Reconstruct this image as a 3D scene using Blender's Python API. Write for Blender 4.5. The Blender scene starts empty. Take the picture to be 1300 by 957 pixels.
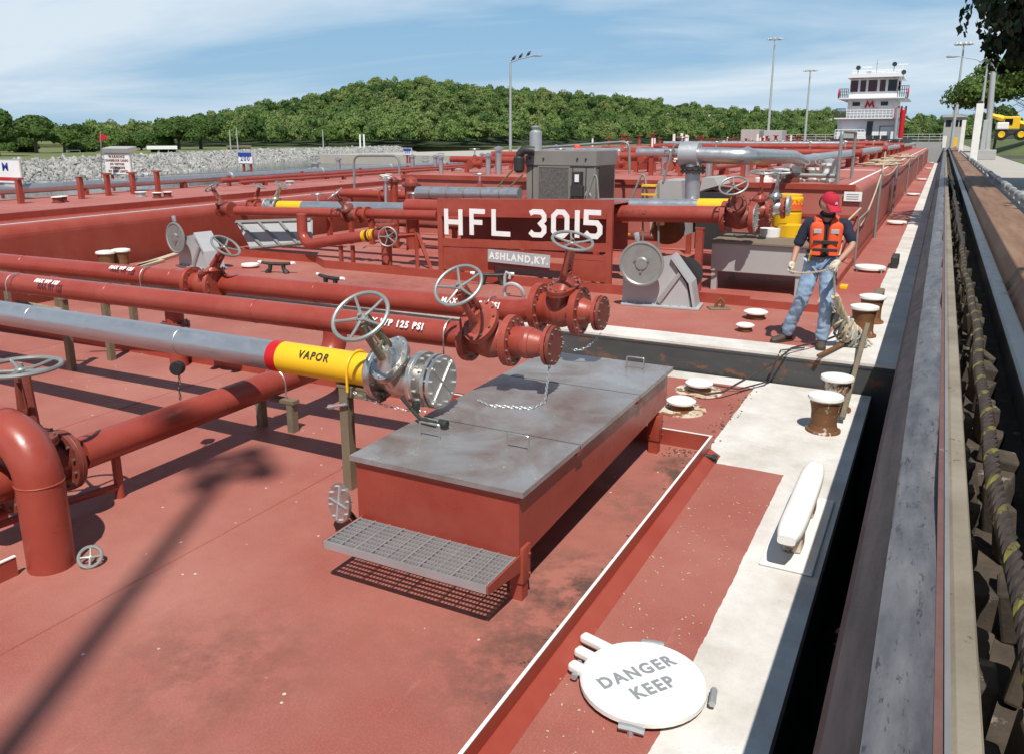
import bpy, bmesh, math, random
import numpy as np
from mathutils import Vector, Matrix, Euler
R=math.radians; pi=math.pi
SC=bpy.context.scene; COL=SC.collection
random.seed(7); RNG=np.random.default_rng(7)
# ------------------------------------------------------------------ survey: a sight line through the photo meets a known plane of the place
FL,CX,CY,H=1030.,650.,433.,2.75
PIT=math.atan(256/FL); PSI=math.atan(550/math.hypot(FL,256))
VF=(-math.sin(PSI)*math.cos(PIT),math.cos(PSI)*math.cos(PIT),-math.sin(PIT)); VR=(math.cos(PSI),math.sin(PSI),0)
VU=(VR[1]*VF[2],-VR[0]*VF[2],VR[0]*VF[1]-VR[1]*VF[0])
def ray(x,y):
    a=(x-CX)/FL; b=-(y-CY)/FL
    return [VF[i]+a*VR[i]+b*VU[i] for i in range(3)]
def PZ(x,y,z=0.):
    d=ray(x,y); t=(z-H)/d[2]; return Vector((d[0]*t,d[1]*t,z))
def PY(x,y,Y):
    d=ray(x,y); t=Y/d[1]; return Vector((d[0]*t,Y,H+d[2]*t))
# ------------------------------------------------------------------ materials
def nd(nt,t,**kw):
    n=nt.nodes.new(t)
    for k,v in kw.items():
        if k in n.inputs: n.inputs[k].default_value=v
        else: setattr(n,k,v)
    return n
def newmat(name):
    m=bpy.data.materials.new(name); m.use_nodes=True; nt=m.node_tree
    b=nt.nodes['Principled BSDF']; return m,nt,b
def mixc(nt,fac,a,b):
    n=nt.nodes.new('ShaderNodeMix'); n.data_type='RGBA'
    for s,v in ((0,fac),(6,a),(7,b)):
        if isinstance(v,(int,float)): n.inputs[s].default_value=v
        elif isinstance(v,tuple): n.inputs[s].default_value=(*v,1)
        else: nt.links.new(v,n.inputs[s])
    return n.outputs[2]
def noise(nt,scale,detail=5,rough=.6,coord='Object',stretch=None,dist=0):
    tc=nt.nodes.new('ShaderNodeTexCoord'); o=tc.outputs[coord]
    if coord=='World':
        pass
    if stretch:
        mp=nt.nodes.new('ShaderNodeMapping'); mp.inputs['Scale'].default_value=stretch; nt.links.new(o,mp.inputs[0]); o=mp.outputs[0]
    n=nd(nt,'ShaderNodeTexNoise',Scale=scale,Detail=detail,Roughness=rough,Distortion=dist); nt.links.new(o,n.inputs['Vector']); return n.outputs[0]
def ramp(nt,fac,p0,p1,c0=0.,c1=1.):
    n=nt.nodes.new('ShaderNodeMapRange'); n.inputs[1].default_value=p0; n.inputs[2].default_value=p1
    n.inputs[3].default_value=c0; n.inputs[4].default_value=c1; nt.links.new(fac,n.inputs[0]); return n.outputs[0]
def mth(nt,op,a,b=0.):
    n=nt.nodes.new('ShaderNodeMath'); n.operation=op
    for i,v in enumerate((a,b)):
        if isinstance(v,(int,float)): n.inputs[i].default_value=v
        else: nt.links.new(v,n.inputs[i])
    return n.outputs[0]
def bump(nt,b,h,strength=.3,dist=.01):
    n=nt.nodes.new('ShaderNodeBump'); n.inputs['Strength'].default_value=strength; n.inputs['Distance'].default_value=dist
    nt.links.new(h,n.inputs['Height']); nt.links.new(n.outputs[0],b.inputs['Normal'])
def wear(name,base,alt,rough=.5,metal=0.,big=1.5,amt=.5,chip=None,chipamt=.62,chipscale=9,bmp=.15,stretch=None,spec=.5):
    """painted or bare surface: two tones in broad soft patches, fine grain, chips of a third colour"""
    m,nt,b=newmat(name)
    c=mixc(nt,mth(nt,'MULTIPLY',ramp(nt,noise(nt,big,6,.65,stretch=stretch),.35,.7),amt),base,alt)
    if chip: c=mixc(nt,ramp(nt,noise(nt,chipscale,7,.7,stretch=stretch),chipamt,chipamt+.05),c,chip)
    nt.links.new(c,b.inputs['Base Color'])
    b.inputs['Metallic'].default_value=metal
    nt.links.new(ramp(nt,noise(nt,big*4,5,.7),.3,.7,max(.05,rough-.1),min(1,rough+.12)),b.inputs['Roughness'])
    b.inputs['Specular IOR Level'].default_value=spec
    bump(nt,b,noise(nt,60,4,.6),bmp,.004)
    return m
M={}
RED=(.30,.045,.027); 
M['red']=wear('red_paint',RED,(.38,.095,.065),.40,big=1.6,amt=.6,chip=(.09,.035,.02),chipamt=.655,chipscale=14)
M['red_gloss']=wear('red_gloss_paint',(.28,.040,.025),(.37,.085,.06),.33,big=1.3,amt=.65,chip=(.13,.06,.035),chipamt=.67,chipscale=12)
M['oxide']=wear('old_red_valve_paint',(.17,.035,.022),(.28,.07,.05),.5,big=5,chip=(.07,.03,.02),chipamt=.6,chipscale=22,bmp=.5)
M['stain']=wear('stainless_steel',(.66,.64,.60),(.50,.47,.43),.36,.92,big=5,bmp=.1)
M['galv']=wear('galvanised_steel',(.50,.52,.53),(.36,.38,.39),.45,.6,big=6,chip=(.28,.22,.17),chipamt=.72)
M['silver']=wear('silver_pipe',(.50,.51,.53),(.34,.34,.36),.36,.75,big=2,chip=(.22,.16,.12),chipamt=.72,chipscale=5,stretch=(.4,3,3))
M['wheel']=wear('grey_wheel_paint',(.33,.345,.33),(.20,.21,.20),.42,.45,big=9,chip=(.2,.11,.06),chipamt=.68)
M['tan']=wear('weathered_steel_post',(.22,.18,.12),(.13,.10,.06),.65,.2,big=6,chip=(.36,.33,.28),chipamt=.62,chipscale=16,bmp=.3)
M['yellow']=wear('yellow_paint',(.83,.50,.012),(.72,.40,.02),.42,big=3,chip=(.3,.2,.05),chipamt=.75)
M['redband']=wear('bright_red_band',(.55,.01,.015),(.45,.012,.015),.4)
M['white']=wear('white_paint',(.80,.79,.75),(.64,.62,.56),.55,big=3,chip=(.33,.17,.08),chipamt=.70,chipscale=8)
M['lettering']=wear('lettering_white',(.82,.82,.80),(.7,.7,.68),.6,big=6)
M['black']=wear('black_rubber',(.012,.012,.014),(.03,.03,.032),.5,big=5)
M['ink']=wear('black_lettering',(.02,.018,.015),(.04,.035,.03),.7)
M['bolt']=wear('rusty_bolt',(.16,.10,.07),(.30,.26,.22),.5,.5,big=30,amt=1)
M['castblack']=wear('black_green_cast_iron',(.018,.02,.018),(.05,.06,.05),.55,big=8,chip=(.12,.08,.05),chipamt=.66)
M['rustside']=wear('rust_with_white_drips',(.17,.075,.028),(.10,.045,.02),.75,.1,big=7,chip=(.62,.56,.48),chipamt=.50,chipscale=6,bmp=.6,stretch=(1,1,.55))
M['rust']=wear('rusted_steel',(.20,.085,.03),(.10,.045,.02),.75,.1,big=7,chip=(.42,.30,.2),chipamt=.64,chipscale=12,bmp=.5)
M['rustpaint']=wear('white_paint_over_rust',(.72,.68,.60),(.45,.27,.13),.65,big=5,amt=1.,chip=(.2,.075,.02),chipamt=.5,chipscale=7,bmp=.5)
M['hull']=wear('black_hull_paint',(.045,.047,.05),(.09,.09,.09),.6,big=1.5,chip=(.16,.07,.035),chipamt=.56,chipscale=3.5,bmp=.4,stretch=(1,1,2.))
M['gray']=wear('grey_enamel',(.21,.20,.18),(.27,.26,.235),.45,big=3)
M['graylite']=wear('light_grey_paint',(.42,.43,.44),(.33,.33,.34),.5,big=3,chip=(.22,.15,.1),chipamt=.7)
M['boxgray']=wear('pale_grey_tank_paint',(.40,.39,.38),(.32,.31,.30),.5,big=2,chip=(.3,.2,.14),chipamt=.72)
M['meshgray']=wear('wire_grille',(.07,.07,.065),(.16,.155,.14),.6,big=30,amt=1)
M['wood']=wear('weathered_timber',(.20,.155,.11),(.11,.085,.06),.8,big=3,stretch=(.3,8,8),bmp=.6,chip=(.35,.3,.24),chipamt=.66)
M['concrete']=wear('pale_concrete',(.27,.23,.175),(.17,.14,.10),.85,big=2.2,amt=1,chip=(.10,.07,.045),chipamt=.62,chipscale=14,bmp=.5)
M['walk']=wear('walkway_concrete',(.42,.39,.34),(.34,.31,.27),.9,big=.6,bmp=.3)
M['brown']=wear('brown_rusted_coping',(.17,.085,.05),(.28,.17,.11),.75,big=1.2,amt=1,chip=(.38,.28,.2),chipamt=.66,chipscale=5,bmp=.4,stretch=(5,.35,2))
M['darkarmor']=wear('dark_rubbed_armour',(.020,.016,.017),(.07,.055,.055),.65,.1,big=2,amt=1,stretch=(6,.5,3),bmp=.4)
M['armor']=wear('pale_rubbed_armour',(.185,.18,.185),(.05,.048,.06),.42,.15,big=1.7,amt=1,stretch=(5,1.0,3),chip=(.05,.045,.05),chipamt=.58,chipscale=9,bmp=.4)
M['edge']=wear('steel_edge_strip',(.30,.30,.30),(.15,.13,.12),.45,.4,big=3,chip=(.2,.1,.05),chipamt=.64)
M['pink']=wear('faded_red_strip',(.13,.06,.05),(.20,.11,.10),.7,big=6,chip=(.3,.28,.26),chipamt=.64)
M['steelbeam']=wear('blue_grey_steel',(.10,.12,.15),(.06,.065,.075),.4,.4,big=2,stretch=(4,.3,1))
M['dullyellow']=wear('dull_yellow_strand',(.19,.16,.028),(.06,.05,.02),.8,big=9,amt=1,chip=(.035,.025,.02),chipamt=.53,chipscale=18,bmp=.8)
M['chock']=wear('dirty_timber_and_concrete',(.085,.062,.043),(.03,.024,.018),.9,big=5,amt=1,chip=(.22,.18,.14),chipamt=.6,chipscale=6,bmp=.6)
M['rope']=wear('pale_rope_fibre',(.56,.47,.34),(.36,.28,.18),.9,big=20,bmp=.8)
M['ropegrey']=wear('grey_green_rope_fibre',(.30,.33,.31),(.2,.2,.17),.9,big=20,bmp=.8)
M['cable']=wear('dark_wire_cable',(.03,.022,.018),(.09,.06,.045),.6,big=20)
M['denim']=wear('faded_denim',(.20,.30,.44),(.38,.48,.60),.9,big=7,amt=1,bmp=.5)
M['navy']=wear('navy_cotton',(.012,.016,.035),(.02,.025,.05),.9,big=8)
M['orange']=wear('orange_vest_fabric',(.85,.09,.02),(.75,.12,.05),.8,big=9,bmp=.6)
M['strap']=wear('black_webbing',(.02,.02,.022),(.04,.04,.045),.7)
M['reflect']=wear('silver_reflective_tape',(.55,.55,.56),(.4,.4,.42),.35,.3)
M['skin']=wear('skin',(.42,.22,.14),(.5,.28,.2),.55,big=10,bmp=.1)
M['hair']=wear('dark_hair',(.03,.018,.012),(.05,.03,.02),.8,big=30,bmp=.8)
M['cap']=wear('red_cap_cloth',(.42,.008,.03),(.5,.02,.05),.85,big=8)
M['glove']=wear('cream_work_glove',(.58,.52,.42),(.42,.36,.27),.9,big=12)
M['boot']=wear('brown_work_boot',(.06,.042,.03),(.11,.08,.055),.7,big=12)
M['boatwhite']=wear('white_boat_paint',(.80,.81,.82),(.72,.72,.74),.45,big=.3)
M['boatblack']=wear('boat_black',(.03,.03,.03),(.05,.05,.05),.5,big=.3)
M['pole']=wear('weathered_galvanised_pole',(.46,.47,.46),(.36,.36,.35),.5,.3,big=1)
M['grass']=wear('mown_grass',(.06,.10,.022),(.13,.14,.045),.95,big=.4,amt=1,chip=(.17,.16,.07),chipamt=.6,chipscale=3,bmp=1)
M['dryground']=wear('dry_grass_ground',(.16,.16,.06),(.09,.13,.03),.95,big=.08,amt=1,bmp=.5)
M['forestfloor']=wear('forest_floor',(.02,.035,.01),(.03,.05,.015),.95,big=.1)
M['stone']=wear('pale_limestone',(.45,.445,.42),(.17,.165,.155),.9,big=.9,amt=1,bmp=.6)
M['bark']=wear('bark',(.09,.07,.05),(.16,.13,.10),.9,big=3,bmp=.8,stretch=(3,3,.6))
M['cone']=wear('blue_sign_paint',(.02,.05,.30),(.03,.06,.32),.5)
M['bucket']=wear('yellow_plastic',(.85,.50,.01),(.8,.45,.01),.35)
M['cream']=wear('cream_siding',(.55,.50,.38),(.48,.43,.33),.8)
M['roofgray']=wear('grey_metal_roof',(.45,.50,.50),(.38,.42,.42),.5)
M['flag']=wear('red_flag_cloth',(.55,.01,.02),(.45,.012,.02),.85)
# glass and water
m,nt,b=newmat('dark_glass'); b.inputs['Base Color'].default_value=(.012,.010,.012,1); b.inputs['Roughness'].default_value=.06; M['glass']=m
m,nt,b=newmat('maroon_glass'); b.inputs['Base Color'].default_value=(.055,.010,.014,1); b.inputs['Roughness'].default_value=.08; M['glassred']=m
m,nt,b=newmat('lock_water'); b.inputs['Base Color'].default_value=(.012,.016,.012,1); b.inputs['Roughness'].default_value=.08
bump(nt,b,noise(nt,1.6,4,.6),.25,.05); M['water']=m
# brushed stainless sheet lids
m,nt,b=newmat('stainless_sheet')
c=mixc(nt,ramp(nt,noise(nt,1.8,6,.65,dist=.6),.38,.66),(.33,.34,.35),(.21,.165,.145))
c=mixc(nt,ramp(nt,noise(nt,26,3,.6),.70,.74),c,(.62,.6,.56))
nt.links.new(c,b.inputs['Base Color']); b.inputs['Metallic'].default_value=.35
nt.links.new(ramp(nt,noise(nt,3,6,.7),.3,.7,.22,.42),b.inputs['Roughness']); bump(nt,b,noise(nt,2.2,3,.5),.2,.02); M['sheet']=m
# deck paint: red non-slip with white walkway borders, dust, rust specks. Borders follow the deck plan, their edges brushed by hand.
def deckmat(name,whites,stains=(),base=(.295,.076,.056),alt=(.385,.155,.118),sx_lim=None):
    m,nt,b=newmat(name)
    tc=nt.nodes.new('ShaderNodeTexCoord'); sp=nt.nodes.new('ShaderNodeSeparateXYZ')
    wob=nt.nodes.new('ShaderNodeTexNoise'); wob.inputs['Scale'].default_value=2.2; wob.inputs['Detail'].default_value=7; wob.inputs['Roughness'].default_value=.7
    nt.links.new(tc.outputs['Object'],wob.inputs['Vector'])
    nt.links.new(tc.outputs['Object'],sp.inputs[0])
    wx=mth(nt,'ADD',sp.outputs[0],mth(nt,'MULTIPLY',mth(nt,'SUBTRACT',wob.outputs[0],.5),.05))
    wy=mth(nt,'ADD',sp.outputs[1],mth(nt,'MULTIPLY',mth(nt,'SUBTRACT',wob.outputs[0],.5),.05))
    c=mixc(nt,ramp(nt,noise(nt,.55,7,.62),.36,.68),base,alt)
    c=mixc(nt,mth(nt,'MULTIPLY',ramp(nt,noise(nt,7,7,.75),.52,.70),.22),c,(.20,.065,.045))
    c=mixc(nt,ramp(nt,noise(nt,9,6,.8),.705,.73),c,(.10,.045,.03))
    c=mixc(nt,mth(nt,'MULTIPLY',ramp(nt,noise(nt,90,3,.7),.45,.7),.35),c,(.52,.22,.17))
    c=mixc(nt,mth(nt,'MULTIPLY',ramp(nt,noise(nt,2.2,8,.8,stretch=(3.5,.5,1)),.60,.74),.5),c,(.48,.24,.20))
    c=mixc(nt,mth(nt,'MULTIPLY',ramp(nt,noise(nt,1.7,8,.8,stretch=(.6,3,1),dist=.5),.62,.76),.28),c,(.18,.07,.05))
    def rect(r):
        x0,x1,y0,y1=r
        f=mth(nt,'MULTIPLY',mth(nt,'GREATER_THAN',wx,x0),mth(nt,'LESS_THAN',wx,x1))
        f2=mth(nt,'MULTIPLY',mth(nt,'GREATER_THAN',wy,y0),mth(nt,'LESS_THAN',wy,y1))
        return mth(nt,'MULTIPLY',f,f2)
    tot=None
    for r in whites:
        f=rect(r); tot=f if tot is None else mth(nt,'MAXIMUM',tot,f)
    if tot is not None:
        wc=mixc(nt,ramp(nt,noise(nt,1.4,7,.7),.40,.66),(.70,.68,.64),(.52,.47,.41))
        wc=mixc(nt,mth(nt,'MULTIPLY',ramp(nt,noise(nt,55,4,.8),.55,.72),.5),wc,(.36,.32,.28))
        wc=mixc(nt,ramp(nt,noise(nt,3.1,8,.75),.66,.70),wc,(.36,.19,.09))
        c=mixc(nt,tot,c,wc)
    for (sx,sy,rad,colr,amt) in stains:
        dx=mth(nt,'SUBTRACT',sp.outputs[0],sx); dy=mth(nt,'SUBTRACT',sp.outputs[1],sy)
        d=mth(nt,'SQRT',mth(nt,'ADD',mth(nt,'MULTIPLY',dx,dx),mth(nt,'MULTIPLY',dy,dy)))
        f=mth(nt,'SUBTRACT',1.,mth(nt,'DIVIDE',d,rad)); f=mth(nt,'MULTIPLY',mth(nt,'MAXIMUM',f,0.),1.5)
        f=mth(nt,'MULTIPLY',f,ramp(nt,noise(nt,4,7,.75),.42,.62))
        f=mth(nt,'MINIMUM',mth(nt,'MULTIPLY',f,amt),.9)
        if sx_lim is not None: f=mth(nt,'MULTIPLY',f,mth(nt,'LESS_THAN',sp.outputs[0],sx_lim))
        c=mixc(nt,f,c,colr)
    sv=nt.nodes.new('ShaderNodeTexVoronoi'); sv.inputs['Scale'].default_value=5.5; nt.links.new(tc.outputs['Object'],sv.inputs['Vector'])
    c=mixc(nt,mth(nt,'MULTIPLY',mth(nt,'LESS_THAN',sv.outputs['Distance'],.055),ramp(nt,noise(nt,1.1,3,.6),.44,.5)),c,(.62,.50,.44))
    nt.links.new(c,b.inputs['Base Color'])
    nt.links.new(ramp(nt,noise(nt,4,6,.7),.3,.7,.55,.8),b.inputs['Roughness'])
    bump(nt,b,noise(nt,170,3,.7),.45,.004)
    return m
# foliage
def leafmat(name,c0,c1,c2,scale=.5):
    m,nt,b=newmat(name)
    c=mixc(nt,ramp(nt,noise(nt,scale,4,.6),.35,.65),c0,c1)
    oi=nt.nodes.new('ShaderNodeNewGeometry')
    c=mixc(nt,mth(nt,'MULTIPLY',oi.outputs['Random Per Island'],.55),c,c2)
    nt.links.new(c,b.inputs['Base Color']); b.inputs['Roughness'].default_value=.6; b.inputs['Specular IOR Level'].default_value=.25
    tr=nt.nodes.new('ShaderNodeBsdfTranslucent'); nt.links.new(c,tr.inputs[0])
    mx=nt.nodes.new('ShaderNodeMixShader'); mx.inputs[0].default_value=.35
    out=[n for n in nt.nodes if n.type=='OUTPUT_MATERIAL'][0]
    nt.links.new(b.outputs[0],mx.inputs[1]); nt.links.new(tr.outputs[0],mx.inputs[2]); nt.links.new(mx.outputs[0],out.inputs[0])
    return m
M['leaf']=leafmat('leaves_mid_green',(.07,.13,.022),(.11,.19,.04),(.17,.24,.06))
M['leafdark']=leafmat('leaves_deep_green',(.045,.095,.018),(.08,.145,.03),(.12,.19,.045))
M['leafforest']=leafmat('forest_canopy',(.07,.15,.03),(.18,.27,.065),(.24,.30,.11),.045)
M['leafforestb']=leafmat('forest_canopy_olive',(.12,.18,.04),(.21,.28,.08),(.28,.32,.13),.06)
M['leafforestc']=leafmat('forest_canopy_deep',(.035,.085,.02),(.08,.15,.035),(.12,.19,.05),.06)
M['leafshade']=leafmat('leaves_painted_shade',(.008,.018,.006),(.012,.028,.008),(.02,.038,.01))  # leaf colour cut far down to stand in for the crown's shaded underside
# ------------------------------------------------------------------ mesh builder
class MB:
    def __init__(s): s.v=[]; s.f=[]; s.sm=[]; s.mi=[]; s.cur=0
    def add(s,vs,fs,smooth=False):
        b=len(s.v); s.v+= [tuple(v) for v in vs]
        for f in fs: s.f.append(tuple(b+i for i in f)); s.sm.append(smooth); s.mi.append(s.cur)
        return s
    def box(s,c,size,rot=None,ch=0.):
        """box with chamfered vertical+horizontal edges when ch>0"""
        hx,hy,hz=size[0]/2,size[1]/2,size[2]/2; c=Vector(c)
        rm=(Euler(rot).to_matrix() if isinstance(rot,tuple) else rot) if rot is not None else None
        if ch<=0:
            vs=[Vector((x,y,z)) for x in (-hx,hx) for y in (-hy,hy) for z in (-hz,hz)]
            fs=[(0,1,3,2),(4,6,7,5),(0,4,5,1),(2,3,7,6),(0,2,6,4),(1,5,7,3)]
        else:
            bm=bmesh.new(); bmesh.ops.create_cube(bm,size=1)
            for v in bm.verts: v.co=Vector((v.co.x*2*hx,v.co.y*2*hy,v.co.z*2*hz))
            bmesh.ops.bevel(bm,geom=bm.edges[:],offset=ch,segments=2,affect='EDGES',profile=.5)
            bm.verts.index_update(); vs=[v.co.copy() for v in bm.verts]; fs=[[v.index for v in f.verts] for f in bm.faces]; bm.free()
        if rm is not None: vs=[rm@v for v in vs]
        return s.add([v+c for v in vs],fs,False)
    def bb(s,x0,x1,y0,y1,z0,z1,ch=0.): return s.box(((x0+x1)/2,(y0+y1)/2,(z0+z1)/2),(x1-x0,y1-y0,z1-z0),None,ch)
    def loft(s,rings,closed=True,cap=True,smooth=True):
        n=len(rings[0]); vs=[v for r in rings for v in r]; fs=[]
        for i in range(len(rings)-1):
            for j in range(n if closed else n-1):
                k=(j+1)%n; fs.append((i*n+j,i*n+k,(i+1)*n+k,(i+1)*n+j))
        s.add(vs,fs,smooth)
        if cap and closed:
            s.add(rings[0],[tuple(range(n))[::-1]]); s.add(rings[-1],[tuple(range(n))])
        return s
    def cyl(s,p0,p1,r0,r1=None,n=20,cap=True,smooth=True):
        p0=Vector(p0); p1=Vector(p1); r1=r0 if r1 is None else r1
        a,b=frame(p1-p0)
        rg=[[p+(a*math.cos(2*pi*i/n)+b*math.sin(2*pi*i/n))*r for i in range(n)] for p,r in ((p0,r0),(p1,r1))]
        return s.loft(rg,True,cap,smooth)
    def lathe(s,p0,axis,prof,n=24):
        """prof: (distance along axis, radius)"""
        p0=Vector(p0); ax=Vector(axis).normalized(); a,b=frame(ax)
        for i in range(len(prof)-1):
            (d0,r0),(d1,r1)=prof[i],prof[i+1]
            rg=[[p0+ax*d+(a*math.cos(2*pi*k/n)+b*math.sin(2*pi*k/n))*max(r,1e-4) for k in range(n)] for d,r in ((d0,r0),(d1,r1))]
            s.loft(rg,True,False,True)
        return s
    def tube(s,pts,r,n=12,cap=True,rs=None,closed=False):
        pts=[Vector(p) for p in pts]; m=len(pts); t=[]
        for i in range(m):
            if closed: d=pts[(i+1)%m]-pts[i-1]
            else: d=pts[min(i+1,m-1)]-pts[max(i-1,0)]
            t.append(d.normalized())
        a,b=frame(t[0]); rg=[]
        for i in range(m):
            if i:
                a=(a-t[i]*a.dot(t[i])).normalized(); b=t[i].cross(a)
            rr=rs[i] if rs else r
            rg.append([pts[i]+(a*math.cos(2*pi*k/n)+b*math.sin(2*pi*k/n))*rr for k in range(n)])
        if closed: rg.append(rg[0]); cap=False
        return s.loft(rg,True,cap,True)
    def torus(s,c,axis,R0,r,n=40,k=10):
        c=Vector(c); a,b=frame(Vector(axis))
        rg=[]; ax=Vector(axis).normalized()
        for i in range(n+1):
            d=a*math.cos(2*pi*i/n)+b*math.sin(2*pi*i/n)
            rg.append([c+d*(R0+r*math.cos(2*pi*j/k))+ax*r*math.sin(2*pi*j/k) for j in range(k)])
        return s.loft(rg,True,False,True)
    def prism(s,poly,ax,d0,d1):
        """poly in the plane across axis ax ('x': (y,z), 'y': (x,z), 'z': (x,y)), from d0 to d1"""
        f={'x':lambda p,d:(d,p[0],p[1]),'y':lambda p,d:(p[0],d,p[1]),'z':lambda p,d:(p[0],p[1],d)}[ax]
        n=len(poly); vs=[f(p,d0) for p in poly]+[f(p,d1) for p in poly]
        fs=[tuple(range(n)),tuple(range(n,2*n))[::-1]]+[(i,i+n,(i+1)%n+n,(i+1)%n) for i in range(n)]
        return s.add(vs,fs)
    def sphere(s,c,r,n=14,sc=(1,1,1),rot=None,m=9):
        c=Vector(c); rg=[]
        rm=Euler(rot).to_matrix() if rot is not None else None
        for i in range(m+1):
            th=pi*i/m; ring=[]
            for k in range(n):
                v=Vector((math.sin(th)*math.cos(2*pi*k/n)*sc[0],math.sin(th)*math.sin(2*pi*k/n)*sc[1],math.cos(th)*sc[2]))*r
                if i in (0,m): v+=Vector((math.cos(2*pi*k/n),math.sin(2*pi*k/n),0))*1e-4
                ring.append(c+(rm@v if rm else v))
            rg.append(ring)
        return s.loft(rg,True,False,True)
    def build(s,name,mat,parent=None,local=False):
        me=bpy.data.meshes.new(name); me.from_pydata(s.v,[],s.f)
        ms=mat if isinstance(mat,(list,tuple)) else [mat]
        for q in ms: me.materials.append(M[q] if isinstance(q,str) else q)
        if s.mi and max(s.mi)>=len(ms): me.materials.append(M['bolt'] if ms[0]!='stain' else M['galv'])
        me.polygons.foreach_set('use_smooth',s.sm); me.polygons.foreach_set('material_index',s.mi)
        bm=bmesh.new(); bm.from_mesh(me); bmesh.ops.recalc_face_normals(bm,faces=bm.faces); bm.to_mesh(me); bm.free()
        me.validate(); me.update()
        if any(s.sm) and hasattr(me,'set_sharp_from_angle'): me.set_sharp_from_angle(angle=R(40))
        o=bpy.data.objects.new(name,me); COL.objects.link(o)
        if parent is not None:
            o.parent=parent
            if not local: o.matrix_parent_inverse=matof(parent).inverted()
        return o
def matof(o):
    m=Matrix.LocRotScale(o.location,o.rotation_euler,o.scale)
    return matof(o.parent)@o.matrix_parent_inverse@m if o.parent else m
def frame(d):
    d=Vector(d).normalized(); u=Vector((0,0,1)) if abs(d.z)<.9 else Vector((1,0,0))
    a=d.cross(u).normalized(); return a,d.cross(a).normalized()
def tag(o,label,cat,group=None,kind=None):
    if kind: o['kind']=kind
    if label: o['label']=label
    if cat: o['category']=cat
    if group: o['group']=group
    return o
def thing(name,label,cat,loc=(0,0,0),rz=0,group=None):
    o=bpy.data.objects.new(name,None); COL.objects.link(o); o.location=loc; o.rotation_euler=(0,0,rz); o.empty_display_size=.2
    return tag(o,label,cat,group)
def dup(root,loc,rz=0.,label=None,group=None,scale=None):
    r=root.copy(); COL.objects.link(r); r.location=loc; r.rotation_euler=(0,0,rz)
    if scale: r.scale=(scale,)*3
    if label: r['label']=label
    if group: r['group']=group
    for ch in list(root.children):
        c=ch.copy(); COL.objects.link(c); c.parent=r
        for g in ch.children:
            d=g.copy(); COL.objects.link(d); d.parent=c
    return r
def struct(o): o['kind']='structure'; return o
def arc(c,u,v,r,a0,a1,n=10):
    c=Vector(c);u=Vector(u);v=Vector(v)
    return [c+u*r*math.cos(R(a0+(a1-a0)*i/n))+v*r*math.sin(R(a0+(a1-a0)*i/n)) for i in range(n+1)]
def bend(pts,r,n=7):
    """polyline with rounded corners"""
    pts=[Vector(p) for p in pts]; out=[pts[0]]
    for i in range(1,len(pts)-1):
        a=(pts[i-1]-pts[i]).normalized(); b=(pts[i+1]-pts[i]).normalized(); ang=a.angle(b)
        d=min(r/math.tan(ang/2),(pts[i-1]-pts[i]).length*.49,(pts[i+1]-pts[i]).length*.49)
        p0=pts[i]+a*d; p1=pts[i]+b*d
        for k in range(n+1):
            t=k/n; out.append(p0*(1-t)**2+pts[i]*2*t*(1-t)+p1*t*t)
    return out+[pts[-1]]
def textmesh(txt,size,sx=1.,bold=.0,cuts=False):
    cu=bpy.data.curves.new('t','FONT'); cu.body=txt; cu.size=size; cu.align_x='CENTER'; cu.align_y='CENTER'; cu.resolution_u=3; cu.offset=bold; cu.space_character=1.25
    ob=bpy.data.objects.new('t',cu); COL.objects.link(ob)
    dg=bpy.context.evaluated_depsgraph_get(); dg.update(); me=ob.evaluated_get(dg).to_mesh()
    bm=bmesh.new(); bm.from_mesh(me)
    if cuts:
        for k in range(-6,7): bmesh.ops.bisect_plane(bm,geom=bm.verts[:]+bm.edges[:]+bm.faces[:],plane_co=(0,k*size/14,0),plane_no=(0,1,0))
    bm.verts.index_update(); vs=[(v.co.x*sx,v.co.y) for v in bm.verts]; fs=[tuple(v.index for v in f.verts) for f in bm.faces]; bm.free()
    ob.evaluated_get(dg).to_mesh_clear(); bpy.data.objects.remove(ob); bpy.data.curves.remove(cu)
    return vs,fs
def text_on_plane(mb,txt,size,c,u,v,sx=1.,bold=0.):
    vs,fs=textmesh(txt,size,sx,bold); c=Vector(c);u=Vector(u).normalized();v=Vector(v).normalized()
    mb.add([c+u*a+v*b for a,b in vs],fs); return mb
def text_on_pipe(mb,txt,size,c,axis,out,rad,sx=1.,bold=0.):
    """letters wrapped round a pipe: c on the axis, out = direction from the axis to the letters"""
    vs,fs=textmesh(txt,size,sx,bold,True); c=Vector(c); ax=Vector(axis).normalized(); o=Vector(out); o=(o-ax*o.dot(ax)).normalized(); w=o.cross(ax)
    mb.add([c+ax*a+(o*math.cos(b/rad)+w*math.sin(b/rad))*(rad+.006) for a,b in vs],fs); return mb
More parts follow.
